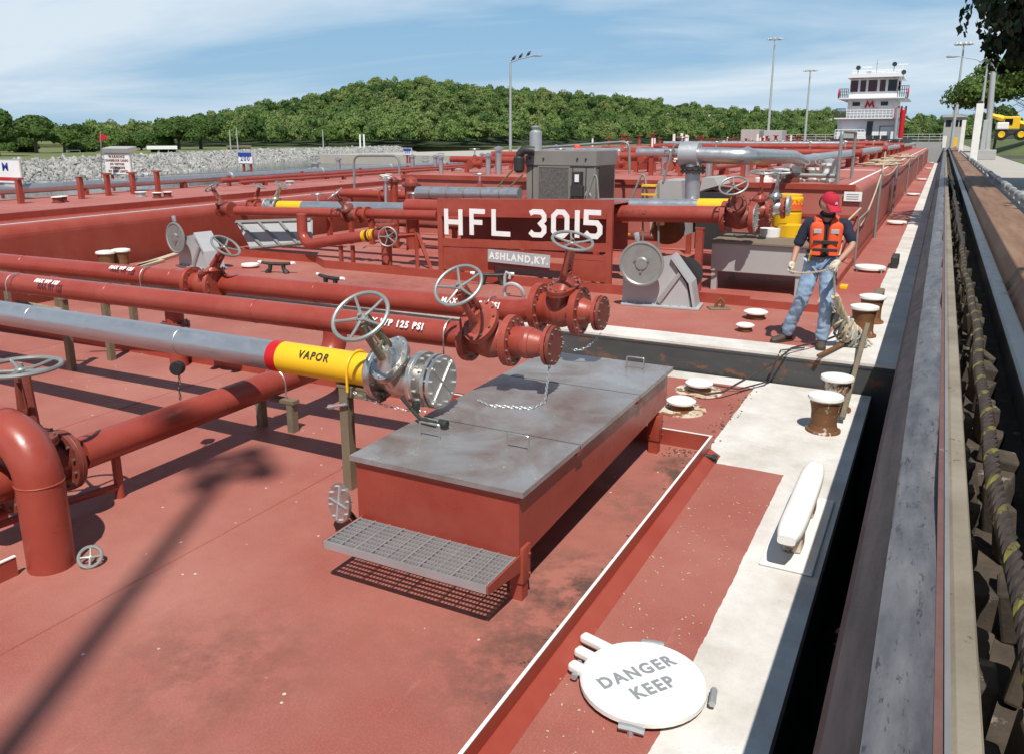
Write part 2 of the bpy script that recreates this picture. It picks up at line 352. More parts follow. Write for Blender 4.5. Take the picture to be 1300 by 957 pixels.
def strokes(mb,poly,w,c,u,v,sc,th,nrm,closed=False):
    """a letter stroke of even width, mitred, as a plate"""
    P=[Vector(p) for p in poly]; n=len(P); L=[];Rr=[]
    for i in range(n):
        if closed: d0=(P[i]-P[i-1]).normalized(); d1=(P[(i+1)%n]-P[i]).normalized()
        else:
            d0=(P[i]-P[i-1]).normalized() if i else (P[1]-P[0]).normalized()
            d1=(P[i+1]-P[i]).normalized() if i<n-1 else d0
        n0=Vector((-d0.y,d0.x)); n1=Vector((-d1.y,d1.x)); m_=(n0+n1).normalized(); k=w/2/max(.3,m_.dot(n0))
        L.append(P[i]+m_*k); Rr.append(P[i]-m_*k)
    def W(p,d): return Vector(c)+Vector(u)*p.x*sc[0]+Vector(v)*p.y*sc[1]+Vector(nrm)*d
    m=n if closed else n-1
    for i in range(m):
        j=(i+1)%n
        q=[L[i],L[j],Rr[j],Rr[i]]
        mb.add([W(p,0) for p in q]+[W(p,th) for p in q],[(0,1,2,3),(7,6,5,4),(0,4,5,1),(2,6,7,3)]+([(3,7,4,0)] if i==0 and not closed else [])+([(1,5,6,2)] if i==m-1 and not closed else []))
# ------------------------------------------------------------------ fittings used many times
def handwheel(root,c,axis,Rw,r,n=5,mat='wheel',dish=.12,rot=0.,name='handwheel'):
    mb=MB(); c=Vector(c); ax=Vector(axis).normalized(); a,b=frame(ax)
    mb.torus(c,ax,Rw,r,36,8)
    hub=c-ax*Rw*dish
    mb.lathe(hub-ax*Rw*.13,ax,[(0,.001),(0,Rw*.17),(Rw*.2,Rw*.17),(Rw*.24,Rw*.13),(Rw*.24,Rw*.07),(Rw*.36,Rw*.07),(Rw*.36,.001)],14)
    for i in range(n):
        t=2*pi*i/n+rot; d=a*math.cos(t)+b*math.sin(t)
        mb.tube([hub+d*Rw*.1,hub+d*Rw*.5+ax*Rw*dish*.3,c+d*Rw],r*.75,7,rs=[r*.95,r*.75,r*.7])
    return mb.build(name,mat,root)
def bolted_flange(mb,c,axis,rad,th,nb=12,br=.011):
    c=Vector(c); ax=Vector(axis).normalized(); a,b=frame(ax)
    mb.lathe(c-ax*th/2,ax,[(0,.001),(0,rad),(th,rad),(th,.001)],32)
    for i in range(nb):
        t=2*pi*(i+.5)/nb; p=c+(a*math.cos(t)+b*math.sin(t))*rad*.84
        mb.cur=1; mb.cyl(p-ax*(th/2+br*1.7),p+ax*(th/2+br*1.7),br,None,6,True,False); mb.cur=0
def gate_valve(root,c,axis,stem,rp,Rw,L,mat='red',fmat=None,wmat='wheel',nb=12,wr=None,n=5,oval=True,flen=1.0,rot=0.,ymat=None):
    """c body centre, axis pipe direction, stem direction, rp pipe radius, wheel radius Rw, L stem length to the wheel"""
    c=Vector(c); ax=Vector(axis).normalized(); st=Vector(stem).normalized(); side=ax.cross(st).normalized()
    fmat=fmat or mat; ymat=ymat or mat
    hl=rp*1.35*flen
    b=MB(); b.lathe(c-ax*hl,ax,[(0,rp),(hl*.35,rp*1.06),(hl*.7,rp*1.22),(hl,rp*1.28),(hl*1.3,rp*1.22),(hl*1.65,rp*1.06),(2*hl,rp)],28)
    # neck, oval in plan, rising along the stem
    def ov(d,kx,ky,n=24): return [c+st*d+ax*math.cos(2*pi*i/n)*kx+side*math.sin(2*pi*i/n)*ky for i in range(n)]
    b.loft([ov(.2*rp,rp*.8,rp*1.22),ov(rp*1.05,rp*.75,rp*1.15),ov(rp*1.55,rp*.78,rp*1.15)],True,False)
    b.build('valve_body',mat,root)
    f=MB()
    for sgn in (-1,1): f=MB(); bolted_flange(f,c+ax*sgn*(hl+rp*.12),ax,rp*1.62,rp*.46,nb,rp*.085); f.torus(c+ax*sgn*(hl+rp*.12),ax,rp*1.61,rp*.03,32,5); f.build('flange',fmat,root)
    g=MB()
    for d0,d1 in ((1.5,1.68),(1.71,1.9)): 
        g.loft([ov(rp*d0,rp*1.02,rp*1.52),ov(rp*d1,rp*1.02,rp*1.52)],True,True,False)
    for i in range(10):
        t=2*pi*(i+.5)/10; p=c+ax*math.cos(t)*rp*.86+side*math.sin(t)*rp*1.34
        g.cur=1; g.cyl(p+st*rp*1.38,p+st*rp*2.05,rp*.08,None,6,True,False); g.cur=0
    g.loft([ov(rp*1.9,rp*.72,rp*1.05),ov(rp*2.3,rp*.5,rp*.62),ov(rp*2.6,rp*.34,rp*.34),ov(rp*2.85,rp*.34,rp*.34)],True,True)
    g.build('bonnet',mat,root)
    y=MB(); top=L-Rw*.25
    for sg in (-1,1):
        q=c+st*rp*2.5+side*sg*rp*.42; q2=c+st*top+side*sg*rp*.28
        y.tube([q,q+st*(top-rp*2.5)*.5+side*sg*rp*.02,q2],rp*.12,8,rs=[rp*.26,rp*.19,rp*.24])
    y.cyl(c+st*(top-rp*.25),c+st*(top+rp*.2),rp*.36,None,14)
    y.box(c+st*(rp*2.5+(top-rp*2.5)*.25),(rp*.25,rp*1.0,rp*.2),Matrix((ax,side,st)).transposed())
    y.build('yoke',ymat,root)
    s=MB(); s.cyl(c+st*rp*2.2,c+st*(L+Rw*.1),rp*.1,None,10); s.build('stem','oxide' if mat in ('red','oxide') else 'stain',root)
    handwheel(root,c+st*L,st,Rw,wr or Rw*.065,n,wmat,rot=rot)
def blind(root,c,axis,rad,th,mat='stain',name='blind_flange',nb=12,cross=False):
    m_=MB(); bolted_flange(m_,c,axis,rad,th,nb,rad*.055)
    if cross:
        ax=Vector(axis).normalized(); a,b=frame(ax); p=Vector(c)+ax*th*.6
        for s in (1,-1):
            d=(a+b*s).normalized()*rad*.95; m_.tube([p-d,p+d],rad*.03,6)
    return m_.build(name,mat,root)
def ubolt(root,c,axis,rad,foot,mat='stain',r=.008,name='u_bolt'):
    c=Vector(c); ax=Vector(axis).normalized(); up=Vector((0,0,1)); sd=ax.cross(up).normalized(); rr=rad+r
    pts=[c-sd*rr+up*-foot]+[c+sd*rr*math.cos(R(a))+up*rr*math.sin(R(a)) for a in range(180,-1,-15)]+[c+sd*rr-up*foot]
    m_=MB(); m_.tube(pts,r,7); return m_.build(name,mat,root)
def chain(pts,r,step):
    """links along a sagging line"""
    mb=MB(); P=[Vector(p) for p in pts]; d=0; k=0
    segs=[(P[i],P[i+1]) for i in range(len(P)-1)]
    for a,b in segs:
        L=(b-a).length; n=max(1,int(L/step)); t=(b-a).normalized(); u,v=frame(t)
        for i in range(n):
            c=a+(b-a)*((i+.5)/n); w=u if k%2 else v; k+=1
            pp=[c+t*step*.62*math.cos(2*pi*j/10)+w*step*.3*math.sin(2*pi*j/10) for j in range(10)]
            mb.tube(pp,r,4,closed=True)
    return mb
def sag(a,b,s,n=14): 
    a=Vector(a);b=Vector(b); return [a.lerp(b,i/n)-Vector((0,0,s*4*(i/n)*(1-i/n))) for i in range(n+1)]
def skinned(name,verts,edges,radii,mat,parent,sub=2,root=0,smooth=True):
    me=bpy.data.meshes.new(name); me.from_pydata([tuple(v) for v in verts],edges,[])
    ob=bpy.data.objects.new(name,me); COL.objects.link(ob)
    sk=ob.modifiers.new('s','SKIN')
    if not me.skin_vertices: 
        bpy.context.view_layer.objects.active=ob
    for i,r in enumerate(radii):
        sv=me.skin_vertices[0].data[i]; sv.radius=r if isinstance(r,tuple) else (r,r); sv.use_root=(i==root)
    ss=ob.modifiers.new('u','SUBSURF'); ss.levels=sub; ss.render_levels=sub
    dg=bpy.context.evaluated_depsgraph_get(); dg.update()
    m2=bpy.data.meshes.new_from_object(ob.evaluated_get(dg)); ob.modifiers.clear(); ob.data=m2; bpy.data.meshes.remove(me)
    m2.materials.clear(); m2.materials.append(M[mat])
    for p in m2.polygons: p.use_smooth=True
    if parent is not None: ob.parent=parent; ob.matrix_parent_inverse=matof(parent).inverted()
    return ob
# ================================================================== THE SETTING
def plain(name,mb,mat): return struct(mb.build(name,mat))
# water of the lock and river
plain('water',MB().bb(-140,2,-60,520,-1.5,-1.3),'water')
# lock wall under and right of the camera
wall=thing('lock_wall','rubbed steel and concrete lock wall running straight beside the barges','wall',(0.5,0,1.4))
Y0,Y1=-14.,190.
def run(name,poly,mat,y0=Y0,y1=Y1,parent=wall,seg=1):
    mb=MB(); n=len(poly)
    ys=[y0+(y1-y0)*(i/seg) for i in range(seg+1)]
    mb.loft([[Vector((p[0],y,p[1])) for p in poly] for y in ys],True,True,False); return mb.build(name,mat,parent)
run('wall_face',[(-.118,-3),(-.118,1.33),(-.10,1.385),(-.018,1.455),(-.018,-3)],'darkarmor')
# worn rolled armour with shallow dents
mb=MB(); pr=[(-.0175,1.457),(.03,1.488),(.075,1.500),(.108,1.503),(.119,1.503)]
rg=[]; y=Y0
while y<Y1:
    k=.034*max(0,math.sin(y*2.1+1.3*math.sin(y*.7)))**3 if y<40 else 0
    rg.append([Vector((x,y,z-k*(.3+6*max(0,x)))) for x,z in pr]); y+=.12 if y<14 else (.5 if y<40 else 10)
mb.loft(rg,False,False,True); mb.build('rolled_armour','armor',wall)
run('armour_backing',[(-.0170,-3),(-.0170,1.42),(.119,1.455),(.119,-3)],'darkarmor')
run('faded_strip',[(.1195,-3),(.1195,1.505),(.1395,1.505),(.1395,-3)],'pink')
run('edge_strip',[(.140,-3),(.140,1.512),(.153,1.512),(.153,-3)],'edge')
run('concrete_kerb',[(.1535,-3),(.1535,1.5),(.165,1.506),(.211,1.505),(.218,1.49),(.218,-3)],'concrete')
run('recess_floor',[(.2185,-3),(.2185,1.02),(.60,1.02),(.60,-3)],'chock')
run('steel_flange',[(.53,1.40),(.53,1.415),(.545,1.432),(.63,1.436),(.645,1.425),(.656,1.40)],'steelbeam')
run('flange_web',[(.60,-3),(.60,1.399),(.657,1.399),(.657,-3)],'steelbeam')
run('coping_face',[(.658,-3),(.658,1.30),(.752,1.535),(.775,-3)],'brown')
run('coping_slab',[(.7525,1.40),(.7525,1.538),(.765,1.55),(1.285,1.552),(1.295,1.54),(1.295,1.40)],'brown')
# rubble and timber chocks in the recess
mb=MB(); rr=random.Random(3); y=1.2
while y<40:
    for xx in (.262,.405):
        w=.04+rr.random()*.03; h=.14+rr.random()*.13
        if xx>.3: w=.03+rr.random()*.03
        if rr.random()<.8: mb.box((xx+rr.uniform(-.015,.015),y+rr.uniform(-.05,.05),1.02+h/2),(w*1.6,.10+rr.random()*.14,h),(rr.uniform(-.25,.25),rr.uniform(-.2,.2),rr.uniform(-.4,.4)),.012)
    y+=.27+rr.random()*.1
tag(mb.build('rubble_chocks','chock'),'broken concrete and timber lumps packed in the recess along the lock wall','rubble',kind='stuff')
# striped mooring cable in the recess
c=MB(); p=[]; y=.3
while y<70: p.append((.345+.012*math.sin(y*1.1)+.008*math.sin(y*3.1),y,1.41+.012*math.sin(y*.9))); y+=.1 if y<12 else .5
def rope_along(mb,pts,R0,rs,strands,twist,n=6,sub=3,cols=None):
    P=[Vector(q) for q in pts]; Q=[]
    for i in range(len(P)-1):
        for k in range(sub): Q.append(P[i].lerp(P[i+1],k/sub))
    Q.append(P[-1]); d=[0]
    for i in range(1,len(Q)): d.append(d[-1]+(Q[i]-Q[i-1]).length)
    for s_ in range(strands):
        mb.cur=cols[s_] if cols else 0; pp=[]
        for i,q in enumerate(Q):
            t=(Q[min(i+1,len(Q)-1)]-Q[max(i-1,0)]).normalized(); a,b=frame(t); th=2*pi*s_/strands+d[i]*twist
            pp.append(q+(a*math.cos(th)+b*math.sin(th))*R0)
        mb.tube(pp,rs,n)
    mb.cur=0
near=[q for q in p if q[1]<12]; far=[q for q in p if q[1]>=11.9]
rope_along(c,near,.019,.0145,5,19,6,6,[0,0,0,0,1])
c.tube(far,.032,8)
tag(c.build('mooring_cable',['cable','dullyellow']),'thick dark cable with yellow spiral lying in the lock wall recess','cable')
# walkway, road, grass behind the coping
plain('walkway',MB().bb(1.298,3.7,-20,420,.9,1.50),'walk')
plain('grass_lawn',MB().bb(3.703,160,-40,520,.8,1.52),'grass')
mb=MB(); mb.bb(3.72,30,62,74,1.50,1.524); plain('side_road',mb,'hull')
# pipe railing with brackets
pr_=thing('pipe_railing','low grey pipe railing on brackets between the coping and the walkway','railing',(1.45,8,1.55))
mb=MB(); mb.tube([(1.44,-10,1.665),(1.44,60,1.665),(1.44,150,1.665)],.062,14); mb.build('rail_pipe','gray',pr_)
for i in range(26):
    y=3.6+i*(1.45 if i<14 else 3.5) if i<14 else 3.6+14*1.45+(i-14)*3.5
    b=MB(); b.prism([(1.36,1.50),(1.41,1.70),(1.47,1.70),(1.52,1.50)],'y',y-.012,y+.012); b.torus((1.44,y,1.66),(0,1,0),.066,.012,18,6); b.build('bracket','graylite',pr_)
for i in range(10):
    b=MB(); b.cyl((1.44,5.1+i*4.35,1.66),(1.44,5.55+i*4.35,1.66),.082,None,16); b.build('sleeve','graylite',pr_)
# left lock wall with railing
mb=MB(); mb.bb(-31.5,-29.5,-30,260,-3,.2); tag(mb.build('far_lock_wall','concrete'),'low grey lock wall on the far side below the stone bank','wall')
lr=thing('wire_railing','thin wire railing along the top of the far lock wall','railing',(-29.7,30,.2))
mb=MB()
for z in (.55,.9,1.25): mb.cyl((-29.7,-20,z),(-29.7,200,z),.018,None,5)
mb.build('rail_wire','galv',lr)
for i in range(44): MB().cyl((-29.7,2+i*3.,.2),(-29.7,2+i*3.,1.27),.03,None,6).build('railing_post','galv',lr)
# riprap bank on the left and the ground behind it
top=[(-60,-60),(-70,20),(-79,46),(-84,57),(-97,82),(-116,114),(-131,160),(-144,205)]
bot=[(x+13,y+2) for x,y in top]
mb=MB(); n=len(top)
mb.add([(x,y,.62) for x,y in top]+[(x,y,-3.4) for x,y in bot],[(i,i+1,n+i+1,n+i) for i in range(n-1)])
mb.add([(-144,205,.62),(-131,207,-3.4),(-150,235,-3.4),(-160,230,.62)],[(0,1,2,3)])
plain('embankment',mb,'stone')
def rocks(n):
    rr=np.random.default_rng(5); vs=[];fs=[];k=0
    seg=[math.dist(top[i],top[i+1]) for i in range(n_-1)] if False else [math.dist(top[i],top[i+1]) for i in range(len(top)-1)]
    cum=np.cumsum([0]+seg); tot=cum[-1]
    base=np.array([[0,0,1],[1,0,0],[.31,.95,.1],[-.8,.6,-.1],[-.8,-.6,.1],[.3,-.95,0],[0,0,-1]],float)
    tri=[(0,1,2),(0,2,3),(0,3,4),(0,4,5),(0,5,1),(6,2,1),(6,3,2),(6,4,3),(6,5,4),(6,1,5)]
    for q in range(n):
        d=rr.uniform(.22,1)*tot; i=min(int(np.searchsorted(cum,d))-1,len(seg)-1); t=(d-cum[i])/seg[i]; u=rr.random()
        x=top[i][0]+(top[i+1][0]-top[i][0])*t+13*u; y=top[i][1]+(top[i+1][1]-top[i][1])*t+2*u; z=.62-4.02*u
        s=rr.uniform(.14,.30)+.22*rr.random()**4
        A=np.array(Euler(tuple(rr.uniform(0,6.28,3))).to_matrix()); P=(base*rr.uniform(.6,1.25,(7,1))*np.array([1.15,.85,.65]))@A.T*s+np.array([x,y,z+.1])
        vs+=P.tolist(); fs+=[(a+k,b+k,c_+k) for a,b,c_ in tri]; k+=7
    me=bpy.data.meshes.new('riprap'); me.from_pydata(vs,[],fs); me.materials.append(M['stone']); o=bpy.data.objects.new('riprap_stones',me); COL.objects.link(o)
    return tag(o,'pale broken limestone rocks covering the far bank','rocks',kind='stuff')
rocks(24000)
mb=MB(); fr=[(x,y) for x,y in top]+[(-90,212),(-30,216),(2,225)]
n=len(fr); mb.add([(x,y,.6) for x,y in fr]+[(x*3-260,y*2.2+120,.6) if y<206 else (x*2.2,640,.6) for x,y in fr],[(i,i+1,n+i+1,n+i) for i in range(n-1)])
plain('ground',mb,'dryground')
mb=MB(); mb.bb(-2600,2600,430,3200,-1.0,.45); plain('terrain',mb,'dryground')
# ------------------------------------------------------------------ wooded hills: heightfield + canopy
SKY=[(-400,168),(-150,170),(0,172),(150,170),(210,160),(260,150),(370,133),(430,119),(480,106),(540,108),(600,113),(650,118),(700,122),(800,130),(900,143),(1000,149),(1060,147),(1150,153),(1200,157),(1300,150),(1500,150)]
def skyh(px):
    for (a,b),(c_,d) in zip(SKY,SKY[1:]):
        if a<=px<=c_: return b+(d-b)*(px-a)/(c_-a)
    return 150
def hillpt(px,t):
    """px picks the bearing, t 0..1 from the foot to the ridge"""
    d=ray(px,177); L=math.hypot(d[0],d[1]); ux,uy=d[0]/L,d[1]/L
    far=max(0,min(1,(px-620)/500)); D=(250+190*t)*(1+1.3*far)
    r2=ray(px,skyh(px)); e=r2[2]/math.hypot(r2[0],r2[1]); Dr=440*(1+1.3*far)
    hz=max(0,e*Dr+2.75-6.2)
    k=t*t*(3-2*t); return Vector((ux*D,uy*D,.5+hz*k))
mb=MB(); NX=60;NT=10; vs=[hillpt(-300+1700*i/NX,j/NT) for i in range(NX+1) for j in range(NT+1)]
mb.add(vs,[(i*(NT+1)+j,(i+1)*(NT+1)+j,(i+1)*(NT+1)+j+1,i*(NT+1)+j+1) for i in range(NX) for j in range(NT)],True)
plain('hills',mb,'forestfloor')
def leafcloud(n,rng,rad,size,shape=(1,1,.8),lobes=9,inner=.25,bottom=-.35,leaf=1.):
    """quads spread through lobes of a crown: returns (n*4,3) verts"""
    L=[]
    for i in range(lobes):
        d=rng.normal(size=3); d/=np.linalg.norm(d); d[2]=abs(d[2])*1.1+bottom
        L.append((d*np.array(shape)*rad*rng.uniform(.35,.72),rad*rng.uniform(.32,.52)))
    out=np.zeros((n,4,3))
    for i in range(n):
        c0,r0=L[rng.integers(len(L))]; d=rng.normal(size=3); d/=np.linalg.norm(d); 
        if d[2]<-.2: d[2]*=-.6
        rr=r0*(1-inner*rng.random()**2); p=c0+d*rr*np.array([1,1,.85])
        nrm=d+rng.normal(size=3)*.38; nrm/=np.linalg.norm(nrm)
        a=np.cross(nrm,rng.normal(size=3)); a/=np.linalg.norm(a); b=np.cross(nrm,a); s=size*rng.uniform(.6,1.3)
        out[i]=p+np.array([a*s,b*s*leaf,-a*s,-b*s*leaf])
    return out.reshape(-1,3)
def meshquads(V,name,mat):
    n=len(V)//4; me=bpy.data.meshes.new(name); me.vertices.add(len(V)); me.vertices.foreach_set('co',V.astype(np.float32).ravel())
    me.loops.add(n*4); me.loops.foreach_set('vertex_index',np.arange(n*4,dtype=np.int32)); me.polygons.add(n)
    me.polygons.foreach_set('loop_start',np.arange(0,n*4,4,dtype=np.int32)); me.update(calc_edges=True); me.materials.append(M[mat]); return me
rg=np.random.default_rng(11)
TEMP=[leafcloud(1000,rg,1.,.074,(1,1,1.0),10,.3,-.1) for _ in range(7)]
acc=[]; kinds=[]
def crown(px,t,s):
    p=hillpt(px,t); a=rg.uniform(0,6.28); ca,sa=math.cos(a),math.sin(a); V=TEMP[rg.integers(7)]*np.array([s*rg.uniform(.8,1.1),s,s*rg.uniform(.85,1.45)])
    kinds.append(rg.choice([0,1,2],p=[.5,.22,.28])); acc.append(V@np.array([[ca,sa,0],[-sa,ca,0],[0,0,1]])+np.array([p.x,p.y,p.z+s*.75]))
for row,t in enumerate(np.linspace(0,1,15)):
    px=-60.
    while px<1260:
        far=max(0,min(1,(px-620)/500)); s=rg.uniform(2.6,5.0)*(1+.45*far)*(.80+.20*max(0,min(1,(px-180)/200)))
        crown(px+rg.uniform(-4,4),min(1,t+rg.uniform(-.03,.03)),s)
        px+=10.2*rg.uniform(.75,1.25)
V=np.concatenate(acc); me=meshquads(V,'forest','leafforest'); me.materials.append(M['leafforestb']); me.materials.append(M['leafforestc']); me.polygons.foreach_set('material_index',np.repeat(np.array(kinds,dtype=np.int32),1000)); o=bpy.data.objects.new('forest',me); COL.objects.link(o)
tag(o,'dense green deciduous forest covering the hill behind the lock','forest',kind='stuff')
print('forest quads',len(V)//4)
# single trees
def tree(name,label,loc,h,rad,n,size,seed,mat='leaf',trunk=.04,shape=(1,1,1.05),lobes=15,bottom=-.35,group=None,hc=.62,leafk=1.,lean=(0,0)):
    rr=np.random.default_rng(seed); t=thing(name,label,'tree',loc,0,group); tr=MB(); th=h*hc
    tr.tube([(0,0,-.2),(h*.01,0,th*.45),(lean[0]*.5,lean[1]*.5,th)],.1,9,rs=[h*trunk,h*trunk*.7,h*trunk*.35])
    for i in range(9):
        a=rr.uniform(0,6.28); z0=th*rr.uniform(.45,.95); L=rad*rr.uniform(.5,.95)
        q=Vector((math.cos(a)*L+lean[0],math.sin(a)*L*shape[1]+lean[1],z0+L*rr.uniform(.3,.8)))
        tr.tube([(lean[0]*.3,lean[1]*.3,z0),(q.x*.5,q.y*.5,z0+(q.z-z0)*.6),q],.05,6,rs=[h*trunk*.35,h*trunk*.2,h*trunk*.07])
    tr.build('trunk','bark',t,local=True)
    V=leafcloud(n,rr,rad,size,shape,lobes,.35,bottom,leafk)+np.array([lean[0],lean[1],th+rad*shape[2]*.25])
    o=bpy.data.objects.new('crown',meshquads(V,'crown',mat)); COL.objects.link(o); o.parent=t; return t
def bank(px,D): d=ray(px,177); L=math.hypot(d[0],d[1]); return (d[0]/L*D,d[1]/L*D,.5)
tree('broadleaf_tree','tall dark tree cut by the left edge of the photo',bank(-6,128),9.20,3.96,13500,0.225,1,'leafdark',hc=0.36,bottom=-.95)
tree('broadleaf_tree','round dark green tree standing alone left of the red flag',bank(44,150),8.16,3.96,12000,0.225,2,'leafdark',hc=0.40,bottom=-.95)
tree('broadleaf_tree','lighter airy tree right of the round dark tree',bank(80,155),6.56,2.92,6750,0.198,3,'leaf',hc=0.36,bottom=-.95)
tree('conifer_tree','thin pointed conifer between the round tree and the flag',bank(99,165),6.88,1.46,1800,.28,4,'leafdark',shape=(.8,.8,2.0),hc=.38)
tree('conifer_tree','second slim conifer just left of the red flag',bank(110,168),6.40,1.29,1700,.28,5,'leafdark',shape=(.8,.8,2.0),hc=.36)
tree('broadleaf_tree','wide low tree behind the red flag',bank(140,175),6.08,4.13,9750,0.234,6,'leaf',shape=(1.2,1,.7),hc=0.32,bottom=-.95)
tree('broadleaf_tree','bushy tree left of the long white shed roof',bank(178,178),6.08,3.78,9750,0.234,7,'leafdark',shape=(1.2,1,.7),hc=0.29,bottom=-.95)
tree('broadleaf_tree','dark full crowned tree right behind the long shed',bank(226,190),10.08,5.33,16500,0.252,8,'leafdark',hc=0.33,bottom=-.95)
tree('broadleaf_tree','tall dense tree at the left foot of the hill',bank(254,195),10.88,5.33,16500,0.252,9,'leafdark',hc=0.36,bottom=-.95)
tree('broadleaf_tree','low shrubby tree behind the swing frame at left',bank(20,160),4.48,3.10,7500,0.216,12,'leafdark',shape=(1.2,1,.8),hc=0.25,bottom=-.95)
tree('broadleaf_tree','low dark shrubby tree under the two conifers',bank(106,160),3.84,3.27,7500,0.216,13,'leafdark',shape=(1.3,1,.7),hc=0.22,bottom=-.95)
tree('broadleaf_tree','pale rounded tree in front of the hill near the two white posts',bank(415,240),9.60,4.82,13500,0.252,14,'leaf',hc=0.29,bottom=-.95)
# trees on the right bank
tree('broadleaf_tree','pale airy tree behind the yellow crane',(4.4,96,1.5),7.2,4.3,9000,.16,21,'leaf',shape=(1,1,1.1),lobes=18,hc=.6,trunk=.02,lean=(-.3,0))
tree('broadleaf_tree','tall green tree at the right edge beyond the lawn',(7.4,88,1.5),9.2,4.8,9000,.19,22,'leaf',shape=(1,1,1.05),lobes=14,hc=.58,trunk=.02)
tree('broadleaf_tree','low dark tree behind the lock control hut',(7.5,150,1.5),6.2,3.4,2600,.3,23,'leafdark',hc=.4)
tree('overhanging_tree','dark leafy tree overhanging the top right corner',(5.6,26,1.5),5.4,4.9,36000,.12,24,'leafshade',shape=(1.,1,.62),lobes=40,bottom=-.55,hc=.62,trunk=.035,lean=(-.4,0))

for k,(y,lab) in enumerate(((-3.5,'leafy shade tree on the lawn behind the camera'),(4.5,'leafy shade tree on the lawn right beside the camera'),(12.5,'leafy shade tree on the lawn between camera and corner tree'))):
    tree('shade_tree',lab,(8.5,y,1.5),9.5,4.4,9000,.13,40+k,'leaf',shape=(.95,1.1,.7),lobes=24,bottom=-.3,hc=.7,trunk=.025,lean=(-.8,0))

mb=MB(); mb.add([(4.2,75,1.523),(160,75,1.523),(160,83,2.6),(7,83,2.6),(160,400,2.62),(7,400,2.62),(4.2,400,1.523)],[(0,1,2,3),(3,2,4,5),(0,3,5,6)]); plain('grass_bank',mb,'grass')

plain('lock_island',MB().bb(-96,-31.6,112,330,-2.,.18),'walk')

plain('shore',MB().bb(-165,2,209,640,-3,.59),'dryground')
# ================================================================== BARGES
# ---- near barge
nb=thing('tank_barge','red decked tank barge filling the foreground with white bow border','barge',(-7,2,0))
WD=-.41; 
dm=deckmat('near_deck_paint',[(-.90,.3,-20,6.8),(-1.62,.3,6.72,12),(-40,.3,9.12,12)],
   [(-1.72,4.2,.8,(.08,.045,.035),.8),(-1.75,3.4,.7,(.06,.04,.03),.8),(-1.75,5.6,.7,(.14,.08,.055),.6),(-1.55,6.4,.5,(.07,.05,.03),1.5),(-2.6,3.2,1.2,(.30,.10,.07),.6),(-3.2,2.6,.8,(.14,.06,.045),.5)],sx_lim=-1.6)
o=MB().bb(-13.6,WD,-12,9.42,-.12,0).build('deck',dm,nb)
o=MB().bb(-13.59,WD-.01,-11.99,9.41,-2.2,-.122).build('hull','hull',nb)
mb=MB(); mb.bb(-1.585,-1.573,-10,6.96,.0,.15); mb.bb(-13.4,-1.588,6.95,6.962,0,.15); mb.build('coaming','red',nb)
mb=MB(); mb.bb(-1.588,-1.570,-10,6.966,.151,.156); mb.bb(-13.4,-1.590,6.947,6.965,.151,.156); mb.build('coaming_cap','lettering',nb)
mb=MB(); mb.prism([(0,0),(.10,0),(.012,.05),(0,.05)],'y',-10,6.9); 
for i,v in enumerate(mb.v): mb.v[i]=(v[0]-1.572,v[1],v[2]+.002)
mb.build('coaming_fillet','red',nb)
mb=MB(); mb.tube([(-1.57,6.72,.05),(-1.50,6.72,.05)],.02,10); mb.cyl((-1.50,6.72,.05),(-1.46,6.72,.05),.033,None,8); mb.build('drain_plug','castblack',nb)
# ---- far barge with its trunk
FB=.35
fb=thing('tank_barge','red tank barge ahead with black rusty bow and raised trunk deck','barge',(-7,40,FB))
dm2=deckmat('far_deck_paint',[(-.69,.3,9,200),(-1.02,.3,9,12.0),(-40,.3,9,9.93)],[(-8,11,3,(.2,.06,.05),.5)],base=(.33,.068,.052))
MB().bb(-14.12,-.20,9.46,98,FB-.03,FB).build('deck',dm2,fb)
mb=MB(); mb.bb(-14.11,-.21,9.465,98,-2.2,FB-.031); mb.build('hull','hull',fb)
mb=MB(); mb.cyl((-13.6,9.50,FB-.05),(-.21,9.50,FB-.05),.045,None,12); mb.build('bow_rub_bar','hull',fb)
mb=MB(); mb.bb(-10.3,-2.3,12.05,12.075,FB,.50); mb.bb(-2.3,-1.36,12.05,12.075,FB,.46)
mb.add([(-10.3,12.05,FB),(-10.3,12.05,.5),(-10.9,12.5,.5),(-10.9,12.5,FB)],[(0,1,2,3)]); mb.bb(-13.4,-10.9,12.5,12.52,FB,.5); mb.bb(-1.36,-1.34,12.05,40,FB,.47); mb.build('coaming','red',fb)
TX0,TX1,TY,TZ=-12.6,-1.40,18.,1.84
td=deckmat('trunk_deck_paint',[],[],base=(.36,.085,.065),alt=(.42,.14,.11))
mb=MB(); pr=[(TX0,FB+.001),(TX0,TZ-.12),(TX0+.12,TZ)]+[(TX1-.17+.17*math.sin(R(a)),TZ-.17+.17*math.cos(R(a))) for a in range(0,91,15)]+[(TX1,FB+.001)]
mb.loft([[Vector((x,y,z)) for x,z in pr] for y in (TY,96)],True,True,False); mb.build('trunk',td,fb)
mb=MB(); mb.bb(TX0,TX1-.10,TY-.045,TY-.003,TZ-.10,TZ+.012); mb.bb(TX0,TX1-.02,TY-.03,TY-.003,1.18,1.24); mb.build('trunk_front_lip','red',fb)
mb=MB(); mb.bb(TX1-.25,TX1-.19,TY+.05,95,TZ,TZ+.008); mb.build('white_edge_line','lettering',fb)
